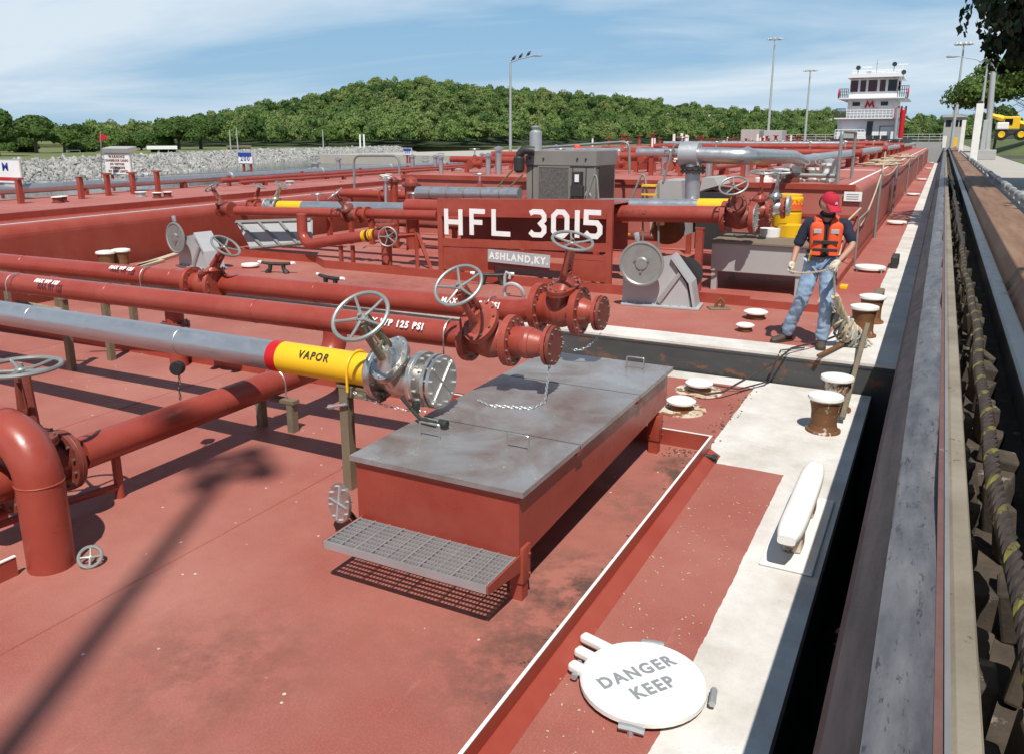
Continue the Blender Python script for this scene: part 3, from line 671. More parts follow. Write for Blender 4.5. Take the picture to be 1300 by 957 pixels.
# ---- second trunk further left in the same lane and the left barge
lb=thing('tank_barge','red tank barge in the far lane with rounded deck edge and silver pipe','barge',(-14.2,8.4,-.13),R(4))
ld=deckmat('left_deck_paint',[],[],base=(.35,.09,.075),alt=(.42,.16,.13))
def lbox(name,mat,poly,y0=-14,y1=90,sm=False):
    mb=MB(); mb.loft([[Vector((x,y,z)) for x,z in poly] for y in (y0,y1)],True,True,sm); return mb.build(name,mat,lb,local=True)
pr=[(0,-2.2),(0,1.22)]+[(-.2+.2*math.cos(R(a)),1.22+.2*math.sin(R(a))) for a in range(15,91,15)]+[(-1.0,1.42),(-1.0,-2.2)]
lbox('hull_side','red',pr)
lbox('white_edge_line','lettering',[(-.26,1.421),(-.26,1.428),(-.30,1.428),(-.30,1.421)])
lbox('step_face','red_gloss',[(-1.0,1.0),(-1.0,1.545),(-1.03,1.55),(-1.03,1.0)])
lbox('deck',ld,[(-1.031,-2.2),(-1.031,1.552),(-4.5,1.552),(-4.5,-2.2)])
def LW(x,y,z): return matof(lb)@Vector((x,y,z))
# ================================================================== NEAR BARGE FITTINGS
# big drip pan box with stainless lids
bx=thing('drip_pan_box','large red steel box on legs with stainless lids under the pipe valves','drip pan',(-2.6,5.4,0))
BX0,BX1,BY0,BY1,BZ=-3.20,-2.0,3.95,6.93,.735
mb=MB(); mb.prism([(BY0,BZ-.012),(BY0,.30),(BY0+.03,.285),(BY1,.40),(BY1,BZ-.012)],'x',BX0,BX1); mb.build('box_body','red_gloss',bx)
mb=MB(); mb.bb(BX0-.012,BX0-.002,BY0,BY1,BZ-.05,BZ-.018); mb.bb(BX1+.002,BX1+.014,BY0,BY1,BZ-.05,BZ-.018); mb.bb(BX0,BX1,BY0-.014,BY0-.002,BZ-.05,BZ-.018); mb.build('rim','red',bx)
seams=[(BY0-.03,4.78),(4.80,6.02),(6.04,BY1+.03)]
for (a,b) in seams:
    l=MB(); l.bb(BX0-.03,BX1+.04,a,b,BZ,BZ+.014); l.bb(BX0-.03,BX0-.027,a,b,BZ-.022,BZ); l.bb(BX1+.037,BX1+.04,a,b,BZ-.022,BZ)
    if a<BY0: l.bb(BX0-.027,BX1+.037,a,a+.003,BZ-.022,BZ)
    lid=l.build('lid','sheet',bx)
    hs={0:((-2.93,4.42),(-2.29,4.5)),1:(),2:((-2.24,6.72),)}[seams.index((a,b))]
    for hx,hy in hs:
        h=MB(); h.tube(bend([(hx-.08,hy,BZ+.014),(hx-.08,hy,BZ+.125),(hx+.08,hy,BZ+.125),(hx+.08,hy,BZ+.014)],.015,4),.0075,7); h.build('lid_handle','stain',lid)
for (x,y) in ((BX1-.035,BY0+.07),(BX0+.06,BY0+.07),(BX1-.035,BY1-.2),(BX0+.06,BY1-.2)):
    l=MB(); l.bb(x-.055,x+.055,y-.055,y+.055,.12,.36,.008); l.bb(x-.042,x+.042,y-.042,y+.042,0,.118)
    for zz in (.17,.3): l.cyl((x-.03,y-.058,zz),(x-.03,y-.07,zz),.009,None,6); l.cyl((x+.058,y+.02,zz),(x+.07,y+.02,zz),.009,None,6)
    l.build('leg','red',bx)
st=MB(); TX_=BX0; BX0=BX0+.04
y0,y1,zt=BY0-.40,BY0-.03,.325
for i in range(9): 
    yy=y0+.012+i*(y1-y0-.02)/8; st.bb(BX0-.0,BX1-.0,yy-.0025,yy+.0025,zt-.03,zt)
for i in range(11):
    xx=BX0+.006+i*(BX1-BX0-.012)/10; st.bb(xx-.004,xx+.004,y0,y1,zt-.006,zt+.003)
for i in range(46):
    xx=BX0+.02+i*(BX1-BX0-.04)/45; st.bb(xx-.0012,xx+.0012,y0,y1,zt-.02,zt-.004)
st.bb(BX0,BX1,y0-.006,y0-.001,zt-.045,zt+.004)
st.build('grating_step','galv',bx)
for x in (BX0-.01,BX1+.002): MB().prism([(y0,zt-.05),(y0,zt+.0),(y1+.03,zt+.0),(y1+.03,zt-.11)],'x',x,x+.009).build('step_bracket','red',bx)
for yy in (4.74,5.98): MB().bb(BX1+.016,BX1+.045,yy,yy+.10,BZ-.05,BZ-.024).build('seam_bracket','oxide',bx)
# three cargo pipes with their valves
def cargo(name,label,y0,y1,z,r,x1,mat,x0=-13.2):
    t=thing(name,label,'pipe',(x1,y1,z)); MB().tube([(x0,y0,z),(x1,y1,z)],r,28).build('pipe_run',mat,t); return t
V=cargo('vapor_pipe','silver vapor pipe with yellow and red bands ending over the drip pan',5.10,5.12,.92,.13,-3.86,'silver')
def sleeve(x0,x1,dr,mat,name,y=5.12,z=.92,r=.13): MB().lathe((x0,y,z),(1,0,0),[(0,r),(0,r+dr),(x1-x0,r+dr),(x1-x0,r)],32).build(name,mat,V)
sleeve(-4.98,-4.87,.004,'redband','red_band'); yb=MB().lathe((-4.869,5.12,.92),(1,0,0),[(0,.131),(0,.136),(.93,.136),(.93,.131)],32).build('yellow_band','yellow',V); sleeve(-3.935,-3.86,.006,'redband','red_collar')
mb=MB(); text_on_pipe(mb,'VAPOR',.095,(-4.45,5.12,.92),(1,0,0),(0,-.80,.60),.135,.9,.003); lt=mb.build('lettering','ink',yb)
ubolt(V,(-4.08,5.12,.92),(1,0,0),.138,.16,'yellow',.011)
gate_valve(V,(-3.64,5.12,.92),(1,0,0),(0.03,-.67,.75),.135,.215,.79,'stain',None,'wheel',12,.016,rot=.35,ymat='tan')
MB().lathe((-3.44,5.12,.92),(1,0,0),[(0,.135),(.12,.135)],28).build('spool','stain',V)
blind(V,(-3.32,5.12,.92),(1,0,0),.215,.03); blind(V,(-3.275,5.12,.92),(1,0,0),.21,.03,'stain','blind_flange',12,True)
mb=MB(); mb.tube([(-3.55,4.98,.79),(-3.3,4.85,.70),(-3.15,4.84,.69)],.016,8); mb.lathe((-3.12,4.845,.695),(1,-.05,0),[(0,.0),(0,.03),(.07,.03),(.07,0)],10); mb.cyl((-3.4,4.95,.78),(-3.4,4.95,.70),.03,None,8); mb.build('drain_cock','castblack',V)
P2=cargo('cargo_pipe','middle red cargo pipe marked 125 PSI ending over the drip pan',5.90,6.14,1.025,.122,-3.66,'red_gloss')
MB().tube([(-3.3,6.15,1.03),(-2.98,6.155,1.03)],.135,28).build('spool','red_gloss',P2)
gate_valve(P2,(-3.40,6.15,1.03),(1,.03,0),(-.02,-.68,.73),.14,.205,.76,'red','red','wheel',12,.015,rot=.15)
mb=MB(); mb.lathe((-3.05,6.15,1.03),(1,.03,0),[(0,.14),(.03,.14),(.12,.115),(.16,.10),(.22,.10)],28); mb.build('reducer','red',P2)
blind(P2,(-2.83,6.16,1.03),(1,.03,0),.175,.03,'red'); blind(P2,(-2.79,6.16,1.03),(1,.03,0),.17,.03,'oxide','end_cover',10)
ubolt(P2,(-3.80,6.13,1.03),(1,0,0),.128,.16,'stain'); ubolt(P2,(-9.9,5.92,1.025),(1,0,0),.128,.16,'stain')
mb=MB(); text_on_pipe(mb,'MAX WP 125 PSI',.085,(-4.38,6.12,1.027),(1,0,0),(0,-.86,.5),.128,.95,.004); mb.build('lettering','lettering',P2)
P3=cargo('cargo_pipe','furthest of the three foreground cargo pipes with two red gate valves',6.72,7.12,1.07,.118,-3.6,'red_gloss')
mb=MB(); text_on_pipe(mb,'MAX WP 125 PSI',.085,(-4.1,7.09,1.07),(1,0,0),(0,-.84,.54),.121,.9,.004); mb.build('lettering','lettering',P3)
MB().tube([(-3.6,7.12,1.08),(-3.3,7.12,1.12)],.12,28).build('spool','red_gloss',P3)
gate_valve(P3,(-3.17,7.12,1.14),(1,0,0),(.27,-.22,.93),.145,.19,.74,'red','red','wheel',12,.015,rot=.5)
mb=MB(); mb.lathe((-2.97,7.12,1.14),(1,0,0),[(0,.14),(.03,.14),(.12,.105),(.16,.10),(.20,.10)],28); mb.build('reducer','red',P3)
blind(P3,(-2.76,7.12,1.14),(1,0,0),.17,.03,'red'); blind(P3,(-2.72,7.12,1.14),(1,0,0),.165,.028,'oxide','end_cover',10)
ubolt(P3,(-3.9,7.1,1.075),(1,0,0),.122,.14,'stain'); ubolt(P3,(-8.7,6.86,1.07),(1,0,0),.12,.14,'stain')
# P3 second valve far left along the pipe
gate_valve(P3,(PY(262,367,6.85).x,6.83,1.07),(1,.05,0),(.62,.05,.78),.12,.17,.60,'red','red','wheel',10,.015)
# stencilled patches on pipes 2 and 3
for (pt,par,y,z,r,s) in (((68,363),P2,5.92,1.025,.1235,.07),((163,359),P3,6.84,1.07,.119,.07)):
    mb=MB(); x=PY(pt[0],pt[1],y).x; text_on_pipe(mb,'MAX WP 125',s,(x,y,z),(1,0,0),(0,-.6,.8),r,.9,.006); mb.build('lettering','lettering',par)
# chains
for nm,lab,a,b,s in (('safety_chain','thin chain hanging from the middle cargo pipe onto the lid',(-2.56,5.58,1.03),(-2.56,5.50,.757),.0),
    ('safety_chain','thin chain looping under the furthest pipe valve',(-3.0,6.63,1.03),(-2.55,6.67,1.07),.17),
    ('safety_chain','thin chain slung from the post beside the yellow band',(-3.85,4.75,.86),(-3.15,4.72,.82),.04)):
    tag(chain(sag(a,b,s),.0035,.03).build(nm,'galv'),lab,'chain')
tag(chain([(-2.56,5.50,.757),(-2.58,5.30,.757),(-2.9,5.22,.757),(-3.05,5.3,.757)],.004,.03).build('safety_chain','galv'),'loose chain lying across the stainless lids','chain')
# pipe supports (each a frame)
def support(label,x,y,z,w=.085,arm=.0,base=0.,mat='tan',xarm=0.,group=None,diag=True):
    t=thing('pipe_support',label,'pipe support',(x,y,base),0,group); mb=MB(); mb.bb(x-w/2,x+w/2,y-w/2,y+w/2,base,z); mb.build('post',mat,t)
    mb=MB(); mb.bb(x-w/2-.02,x+w/2+max(.02,xarm),y-w*.55-max(arm,0),y+w*.55,z+.001,z+.018)
    if xarm: mb.bb(x+w/2+.002,x+xarm,y-w*.5,y+w*.5,z-.07,z)
    mb.build('top_plate',mat,t); return t
t=support('weathered post carrying the yellow banded vapor pipe',-3.98,4.83,.862,.08,xarm=.36)
mb=MB(); mb.cyl((-4.07,4.77,.70),(-3.93,4.77,.74),.012,None,7); mb.cyl((-4.11,4.77,.69),(-4.07,4.77,.70),.02,None,7); mb.build('bolt','galv',t)
for lab,px,py,z in (('tan post under the silver pipe left of the round valve wheel',92,470,.88),('second tan post from the left under the red pipes',142,457,.93),('tan post behind the second one under the red pipes',175,446,.95)):
    p=PZ(px,py); t=support(lab,p.x,p.y,z,.075)
    mb=MB(); mb.tube([(p.x,p.y-.03,z-.12),(p.x-.35,p.y-.35,z+.0)],.025,4); mb.build('brace','tan',t)
for lab,px,py,z in (('thin dark stanchion under the far end of the red pipes',20,385,.92),('short leg below the red pipes beside the coaming',86,398,.92)):
    p=PZ(px,py+40); support(lab,p.x-1.0,7.4,z,.07)
# hanging round blank beside the post
t=thing('blanking_plate','round steel blanking plate hanging beside the drip pan','blanking plate',(-3.62,4.15,.2))
mb=MB(); bolted_flange(mb,(-3.50,4.12,.27),(-.35,-.92,.15),.14,.02,8,.01); mb.build('plate','stain',t)
mb=MB(); a,b=frame(Vector((-.35,-.92,.15))); c=Vector((-3.505,4.105,.272)); mb.tube([c-a*.12,c+a*.12],.008,6); mb.tube([c-b*.12,c+b*.12],.008,6); mb.build('strap','galv',t)
t2=MB(); t2.cyl((-3.42,4.28,0),(-3.50,4.18,.2),.02,None,8); t2.build('foot','castblack',t)
# saddle pipe with its gate valve, elbow riser and black cap
SP=thing('suction_pipe','dark red pipe running along the deck from the elbow riser to under the vapor pipe','pipe',(-5.5,4.8,.47))
mb=MB(); mb.tube([(-5.48,3.55,.47),(-5.50,6.25,.47)]+[tuple(v) for v in arc((-5.5,6.25,.77),(0,1,0),(0,0,-1),.30,90,0,8)]+[(-5.5,6.55,.92)],.125,28); mb.build('pipe_run','red_gloss',SP)
ubolt(SP,(-5.5,5.62,.47),(0,1,0),.128,.16,'stain')
gate_valve(SP,(-5.48,3.22,.47),(0,1,0),(0,0,1),.14,.25,.76,'oxide','oxide','wheel',12,.017)
mb=MB()
mb.tube([(-5.48,2.98,.47),(-5.48,2.75,.47)],.13,24); mb.build('stub','red_gloss',SP)
t=thing('pipe_support','low bracket frame under the dark red deck pipe','pipe support',(-5.5,5.62,0))
for xx in (-5.70,-5.30): MB().bb(xx-.035,xx+.035,5.58,5.66,0,.29).build('post','tan',t)
MB().bb(-5.76,-5.24,5.575,5.665,.291,.325).build('top_plate','tan',t)
t=thing('pipe_support','thin low rod stand under the dark red deck pipe near its valve','pipe support',(-5.5,4.1,0))
mb=MB(); mb.cyl((-5.49,3.85,.0),(-5.49,3.85,.34),.035,None,10); mb.build('post','red',t)
mb=MB(); mb.tube([(-5.49,3.82,.1),(-5.55,3.3,.13),(-5.6,2.9,.13)],.03,8); mb.build('drain_pipe','red',t)
RZ=thing('elbow_riser','fat red pipe rising from the deck and bending over at the left edge','pipe',(-4.97,2.93,0))
mb=MB(); mb.tube([(-4.97,2.93,0),(-4.97,2.93,.60)]+[tuple(v) for v in arc((-5.27,2.93,.60),(1,0,0),(0,0,1),.30,0,90,9)]+[(-5.9,2.93,.90),(-7.2,2.93,.90)],.145,30); mb.build('pipe_run','red_gloss',RZ)
mb=MB(); mb.torus((-4.97,2.93,.60),(0,0,1),.145,.006,30,6); mb.torus((-5.27,2.93,.90),(1,0,0),.145,.006,30,6); mb.build('weld_bead','red',RZ)
t=thing('drain_valve','small red valve with grey handwheel behind the elbow riser','valve',(-5.5,2.75,0))
gate_valve(t,(-5.55,2.62,.22),(0,1,0),(.0,-.25,.97),.05,.095,.33,'red','red','wheel',6,.009)
mb=MB(); mb.tube([(-5.55,2.45,.22),(-5.55,2.2,.22)],.045,14); mb.tube([(-5.55,2.8,.22),(-5.55,3.0,.22)],.045,14); mb.build('pipe_stub','red',t)
t=thing('drain_valve','second small red valve low between riser and gate valve','valve',(-5.9,3.2,0))
gate_valve(t,(-5.95,2.95,.30),(1,0,0),(.0,.1,.97),.05,.10,.30,'oxide','red','wheel',6,.009)
t=thing('channel_stub','short red steel channel with white rim at the left edge','channel',(-5.02,2.42,0))
mb=MB(); mb.bb(-5.5,-5.06,2.42,2.44,0,.13); mb.bb(-5.06,-5.045,2.42,2.75,0,.13); mb.build('channel','red',t); mb=MB(); mb.bb(-5.5,-5.06,2.415,2.445,.1305,.137); mb.bb(-5.065,-5.04,2.42,2.75,.1305,.138); mb.build('rim','lettering',t)
t=thing('loose_handwheel','small weathered handwheel lying at the foot of the elbow riser','handwheel',(-4.78,3.12,.05)); handwheel(t,(-4.74,3.05,.06),(.5,-.5,.7),.07,.012,4)
t=thing('pressure_gauge','round black gauge head on a short chain above the dark red pipe','gauge',(-5.55,4.60,.6))
mb=MB(); mb.lathe((-5.60,4.62,.86),(.5,-.8,.1),[(0,0),(0,.055),(.02,.06),(.07,.06),(.085,.05),(.085,0)],20); mb.build('cap_body','black',t)
mb=MB(); mb.lathe((-5.561,4.558,.868),(.5,-.8,.1),[(0,.0),(.003,.028),(.006,.02),(.006,0)],14); mb.build('cap_face','galv',t)
chain([(-5.56,4.58,.81),(-5.55,4.56,.70),(-5.54,4.55,.6)],.005,.03).build('chain','black',t)
# red riser pillars beside the coaming
for lab,px,py,z,r in (('red flanged pipe pillar below the furthest cargo pipe',228,464,.92,.11),):
    p=PZ(px,py); t=thing('pipe_riser',lab,'pipe',(p.x,p.y,0)); mb=MB(); mb.cyl((p.x,p.y,0),(p.x,p.y,z),r,None,24); mb.build('pipe_run','red',t)
    mb=MB(); bolted_flange(mb,(p.x,p.y,.50),(0,0,1),r*1.55,.03,10,.012); bolted_flange(mb,(p.x,p.y,.54),(0,0,1),r*1.55,.03,10,.012); mb.build('flange','oxide',t)
# round flat discs (mooring buttons) on the red pad
def button(label,x,y,z,r,h=.12,coll=True,group=None,top='white'):
    t=thing('mooring_button',label,'bollard',(x,y,z),0,group); 
    if coll: MB().lathe((x,y,z),(0,0,1),[(0,0),(0,r*1.75),(.008,r*1.72),(.010,0)],36).build('base_plate','rustpaint',t)
    MB().lathe((x,y,z+.01),(0,0,1),[(0,r*.78),(h*.55,r*.72),(h*.6,r*.85)],28).build('neck','rust',t)
    MB().lathe((x,y,z+h*.6),(0,0,1),[(0,r*.8),(.01,r),(h*.25,r*1.02),(h*.4,r*.8),(h*.42,0)],32).build('cap',top,t); return t
p=PZ(864,516); button('white rusty mooring button on the red pad nearest the drip pan',-2.15,8.0,0,.15)
button('white rusty mooring button behind the nearest one on the red pad',-2.15,8.72,0,.15)
button('small white mooring button on the far deck left of the worker',-2.02,10.42,FB,.115,.10,False)
button('larger white mooring button behind the worker feet',-2.05,11.25,FB,.16,.12,False)
# bollards
def bollard(label,x,y,z,r,h,top='white',side='rust',group=None):
    t=thing('bollard',label,'bollard',(x,y,z),0,group)
    MB().lathe((x,y,z),(0,0,1),[(0,r*1.12),(.02,r*1.12),(.03,r*.93),(h*.2,r*.84),(h*.55,r*.84),(h*.86,r*.97),(h*.9,r*1.1)],32).build('post',side,t)
    MB().lathe((x,y,z+h*.9),(0,0,1),[(0,r*1.1),(h*.03,r*1.15),(h*.1,r*1.12),(h*.135,r*.8),(h*.14,0)],32).build('cap',top,t); return t
bollard('stubby rusty bollard with white cap nearest on the white deck border',-.745,8.02,0,.145,.36,'white','rustside')
bollard('rusty white capped bollard just behind the nearest one',-.72,8.75,0,.145,.36,'white','rustside')
bollard('brown rusty bollard with white cap beside the worker',-.66,10.85,FB,.15,.38)
bollard('second brown bollard with white cap behind the one beside the worker',-.63,11.75,FB,.15,.36)
p=PZ(124,349,.35); q=PZ(156,344,.35); bollard('left brown bollard of the pair below the far lane barge',p.x,max(p.y,9.75),FB,.15,.40); bollard('right brown bollard of the pair below the far lane barge',q.x,q.y,FB,.15,.40)
for lab,u,v in (('pale flat timber lying on the far deck right of the bollard pair',(135,352),(205,333)),('second pale timber reaching toward the left winch',(168,343),(226,324))):
    u=PZ(*u,FB);v=PZ(*v,FB); d_=(v-u); mb=MB(); mb.box((u+v)/2+Vector((0,0,.03)),(d_.length,.16,.05),(0,0,math.atan2(d_.y,d_.x)),.008); tag(mb.build('flat_timber','chock' if 0 else 'rope'),lab,'timber')
# white horned cleat
t=thing('mooring_cleat','big white steel mooring cleat on the white deck border','cleat',(-.63,5.7,0))
mb=MB(); mb.lathe((0,0,0),(0,0,1),[(0,0),(0,1)],2) if False else None
b=MB(); b.box((-.62,5.72,.012),(.34,1.25,.02),None,.009); b.build('base_plate','white',t)
b=MB(); b.box((-.62,5.40,.10),(.13,.17,.15),None,.02); b.box((-.62,6.0,.10),(.13,.17,.15),None,.02); b.build('pedestal','rustpaint',t)
b=MB(); rgs=[]
for i in range(15):
    u=i/14; y=5.02+u*1.38; k=1-abs(2*u-1)**6*.35; zc=.235+.02*(abs(2*u-1)**2); w,hh=.088*k,.048*k
    rgs.append([Vector((-.62+w*abs(math.cos(q))**.55*(1 if math.cos(q)>0 else -1),y,zc+hh*abs(math.sin(q))**.55*(1 if math.sin(q)>0 else -1))) for q in [2*pi*j/20 for j in range(20)]])
b.loft(rgs,True,True,True); b.build('horn_bar','white',t)
# black cast cleats of the far bow deck
def kevel(label,c,ang,L=.75,mat='castblack'):
    t=thing('black_cleat',label,'cleat',(c[0],c[1],c[2]),ang); 
    b=MB(); rgs=[]
    for i in range(13):
        u=i/12; x=(u-.5)*L; k=1-.45*abs(2*u-1)**2; z=.17+.03*abs(2*u-1)**2
        rgs.append([Vector((x,.045*k*math.cos(q),z+.032*k*math.sin(q))) for q in [2*pi*j/12 for j in range(12)]])
    b.loft(rgs[1:-1]); b.build('bar',mat,t,local=True)
    for sx in (-.13,.13): MB().tube([(sx*1.5,0,0),(sx*1.05,0,.08),(sx,0,.17)],.05,10,rs=[.06,.035,.045]).build('foot',mat,t,local=True)
    e=MB()
    for s in (0,12): e.tube([rgs[s][0]*0+Vector(((s/12-.5)*L,0,.2)),Vector(((s/12-.5)*L*.8,0,.19))],.03,10,rs=[.022,.034])
    e.build('white_tip','lettering',t,local=True); return t
kevel('black cast cleat with white tips left of the middle deck',PZ(352,347,FB),.25)
kevel('black cast cleat with white tips above the furthest cargo pipe',PZ(420,366,FB),-.25)
kevel('black cast cleat behind the middle valve wheel',PZ(625,362,FB),.35)
# hatch lids
def hatch(label,c,r,dogs=True,txt=None,ang=0,oval=1.,group=None,h=.05):
    t=thing('deck_hatch',label,'hatch',c,ang,group)
    b=MB(); b.lathe((0,0,0),(0,0,1),[(0,r*.9),(h*.5,r*.9)],30); b.build('hatch_coaming','red',t,local=True)
    b=MB(); b.lathe((0,0,h*.5),(0,0,1),[(0,r*.95),(.002,r),(h*.45,r),(h*.6,r*.97),(h*.62,0)],40)
    ln=b.build('lid','white',t,local=True)
    if dogs:
        for k in range(4):
            a=pi/4+pi/2*k; q=Vector((math.cos(a)*r*1.08,math.sin(a)*r*1.08,h*.7)); b=MB(); b.tube([q+Vector((0,0,-h*.7)),q],r*.05,6); b.tube([q-Vector((-math.sin(a),math.cos(a),0))*r*.18,q,q+Vector((-math.sin(a),math.cos(a),-.1))*r*.2],r*.055,6); b.build('clamp','galv',t,local=True)
    if txt:
        b=MB()
        for s,yy in txt: text_on_plane(b,s,.115,(0,yy,h*1.15),(1,0,0),(0,1,0),.85,.004)
        b.build('lettering','galv',t,local=True)
    return t
HT=hatch('white round hatch lid in the foreground lettered DANGER',(-1.07,3.53,0),.325,True,[('DANGER',.055),('KEEP',-.085)],R(62-8),h=.06)
for k in range(3):
    b=MB(); b.box((-1.40+.02*k,3.72-.13*k,.05),(.20,.06,.05),(0,0,-.25),.015); b.build('hinge_arm','white',HT)
for i,(px,py) in enumerate(((1107,340),(1152,283),(1168,247),(1176,228),(1181,214),(1184,207))):
    p=PZ(px,py,.42); hatch(['white rimmed hatch on the side deck nearest the worker','second white hatch along the side deck','third white hatch along the side deck','fourth white hatch along the side deck','fifth white hatch far down the side deck','furthest small white hatch on the side deck'][i],(-.98,p.y,FB),.27,i<3,h=.09)
for lab,q in (('small white topped hatch left of the black cleats',(318,340)),('flat white hatch rim by the middle coaming',(250,352)),):
    p=PZ(q[0],q[1],FB); hatch(lab,(p.x,p.y,FB),.17,False,h=.07)
# hoses, wires
tag(MB().tube([(-2.2,8.45,.09),(-2.0,8.42,.07),(-1.85,8.55,.08),(-1.45,9.15,.30),(-1.3,9.5,.42),(-1.0,10.1,.42),(-.75,10.7,.46)],.012,7).build('mooring_wire','cable'),'dark wire running from the mooring buttons to the bollard by the worker','wire')
tag(MB().tube([(-2.1,8.75,.09),(-1.75,8.9,.03),(-1.52,9.25,.05),(-1.42,9.5,.38),(-1.2,9.8,.37)],.009,7).build('mooring_wire','cable'),'thinner black wire crossing the gap between the two barges','wire')
mb=MB(); mb.box((-.585,9.25,.35),(.05,2.0,.04),(R(16.5),0,R(-1.)),.006); tag(mb.build('timber_plank','tan'),'rusty brown plank sloping across the gap beside the bollards','plank')
mb=MB(); mb.box((-.90,9.72,.40),(.045,.75,.03),(0,0,R(-14)),.006); tag(mb.build('flat_bar','rust'),'short rusty flat bar on the white corner of the far bow','bar')

# weld seams and litter on the foreground deck
mb=MB(); 
for x in (-4.30,-7.4,-10.6): mb.cyl((x,-9,.001),(x,6.9,.001),.007,None,6)
for y in (1.2,): mb.cyl((-13,y,.001),(-1.6,y,.001),.006,None,6)
mb.build('weld_seam',dm,nb)
rr=random.Random(12); mb=MB()
for i in range(420):
    k=rr.random()
    if k<.30: x,y=-1.60-abs(rr.gauss(0,.06)),rr.uniform(2.6,6.9)
    elif k<.45: x,y=-1.66+rr.gauss(0,.05),rr.uniform(7.,9.2)
    elif k<.6: x,y=rr.uniform(-1.95,-1.5),6.9-abs(rr.gauss(0,.12))
    else: x,y=rr.uniform(-1.5,-.95),rr.uniform(2.6,6.5)
    s=rr.uniform(.003,.010)*(1.3 if k<.6 else .7); mb.cur=0 if k<.6 else 1
    mb.box((x,y,.005),(s*2,s,.005),(rr.uniform(-.3,.3),rr.uniform(-.3,.3),rr.uniform(0,3)))
tag(mb.build('deck_litter',['bark','rope']),'dry leaf crumbs and paint flakes scattered along the coaming','litter',kind='stuff')

# weld beads round the cargo pipes
for par,y0,y1,z,r in ((P2,5.90,6.14,1.025,.122),(P3,6.72,7.12,1.07,.118),(V,5.10,5.12,.92,.13)):
    for x in (-6.1,-8.3,-11.1): u=(x+13.2)/9.6; MB().torus((x,y0+(y1-y0)*u,z),(1,0,0),r,.004,30,5).build('weld_bead','red_gloss' if par is not V else 'silver',par)

# final seats of the three cargo pipes on their supports
for par,loc,k in ((V,(-3.68,4.88,1.006),.953),(P2,(-3.35,5.62,1.172),.915),(P3,(-3.384,6.69,1.171),.94)):
    par.location=loc; par.scale=(k,k,k)
# ================================================================== FAR BARGE FITTINGS
# name board
hb=thing('name_board','red steel frame with white letters HFL 3015 behind the low coaming','sign',(-6.3,12.5,FB))
XL,XR=-7.97,-4.63; yb0=12.46; yb1=12.52
mb=MB(); mb.bb(XL,XR,yb0,yb1,1.50,1.745); mb.bb(XL,XL+.10,yb0-.004,yb1+.004,FB,1.75); mb.bb(XR-.10,XR,yb0-.004,yb1+.004,FB,1.75)
mb.bb(XL+.1,XR-.1,yb0,yb1,.90,1.04); mb.build('frame','red',hb)
mb=MB(); mb.bb(XL+.1,XL+1.15,yb0+.01,yb1-.01,.45,.895); mb.bb(XL+1.15,XR-.6,yb0+.012,yb1-.012,.58,.70); mb.bb(XL+1.15,XR-.1,yb0+.012,yb1-.012,.80,.895); mb.bb(XR-.85,XR-.1,yb0+.01,yb1-.01,.45,.795)
mb.build('lower_plate','red',hb)
mb=MB(); mb.bb(XL+.1,XR-.1,yb0-.03,yb0-.002,1.44,1.52); mb.build('backing_rail','red_gloss',hb)
mb=MB(); mb.bb(XL+.02,XR-.02,12.53,13.30,1.66,1.70); mb.bb(XL+.02,XR-.02,13.25,13.30,.85,1.655); mb.build('added_shade_plate','red',hb)  # added top and back plates, keep the slot behind the letters in shade
LET={'H':([[(0,0),(0,1)],[(1,0),(1,1)],[(.08,.5),(.92,.5)]],0),'F':([[(.0,0),(0,.92),(1,.92)],[(.08,.5),(.8,.5)]],0),'L':([[(0,1),(0,.08),(1,.08)]],0),
'3':([[(.0,.86),(.22,.93),(.75,.93),(.95,.8),(.95,.64),(.72,.5),(.95,.36),(.95,.2),(.75,.07),(.22,.07),(.0,.18)]],0),
'0':([[(.05,.22),(.05,.78),(.3,.93),(.7,.93),(.95,.78),(.95,.22),(.7,.07),(.3,.07)]],1),'1':([[(.5,0),(.5,1)]],0),
'5':([[(1,.93),(.07,.93),(.05,.56),(.75,.56),(.95,.42),(.95,.2),(.75,.07),(.25,.07),(.02,.2)]],0)}
for ch,px0,px1,w in (('H',567,585,.30),('F',599,616,.34),('L',627,648,.30),('3',673,692,.30),('0',702,721,.30),('1',728,738,.62),('5',743,763,.27)):
    a=PY(px0,285,12.44); b_=PY(px1,285,12.44); mb=MB(); sx=b_.x-a.x; u_=(px0-565)/200; zb=PY(px0,297.7+5.2*u_,12.44).z; zt_=PY(px0,265.4+2.1*u_,12.44).z
    for k,pl in enumerate(LET[ch][0]):
        strokes(mb,[(p[0]*sx,p[1]*(zt_-zb)) for p in pl],.085,(a.x,12.44-.001*k,zb),(1,0,0),(0,0,1),(1,1),.012,(0,-1,0),bool(LET[ch][1]))
    mb.build('letter','lettering',hb)
for ch_ in hb.children:
    if ch_.name.split('.')[0] in ('frame','added_shade_plate','backing_rail'):
        for v in ch_.data.vertices: v.co.z+=(-.035+.027*(v.co.x-XL)) if v.co.z>.8 else 0
sg=thing('town_sign','small grey plate lettered ASHLAND, KY. under the white numbers','sign',(-6.35,12.38,.75))
a=PY(619,317,12.38); b_=PY(698,338,12.38); cx=(a.x+b_.x)/2
sp=MB().box((cx,12.39,.755),(b_.x-a.x,.012,.22),(0,R(1.5),0),.003).build('plate','graylite',sg)
mb=MB(); text_on_plane(mb,'ASHLAND,KY.',.165,(cx,12.380,.755),(1,0,-.03),(.03,0,1),.92,.008); mb.build('lettering','lettering',sg)
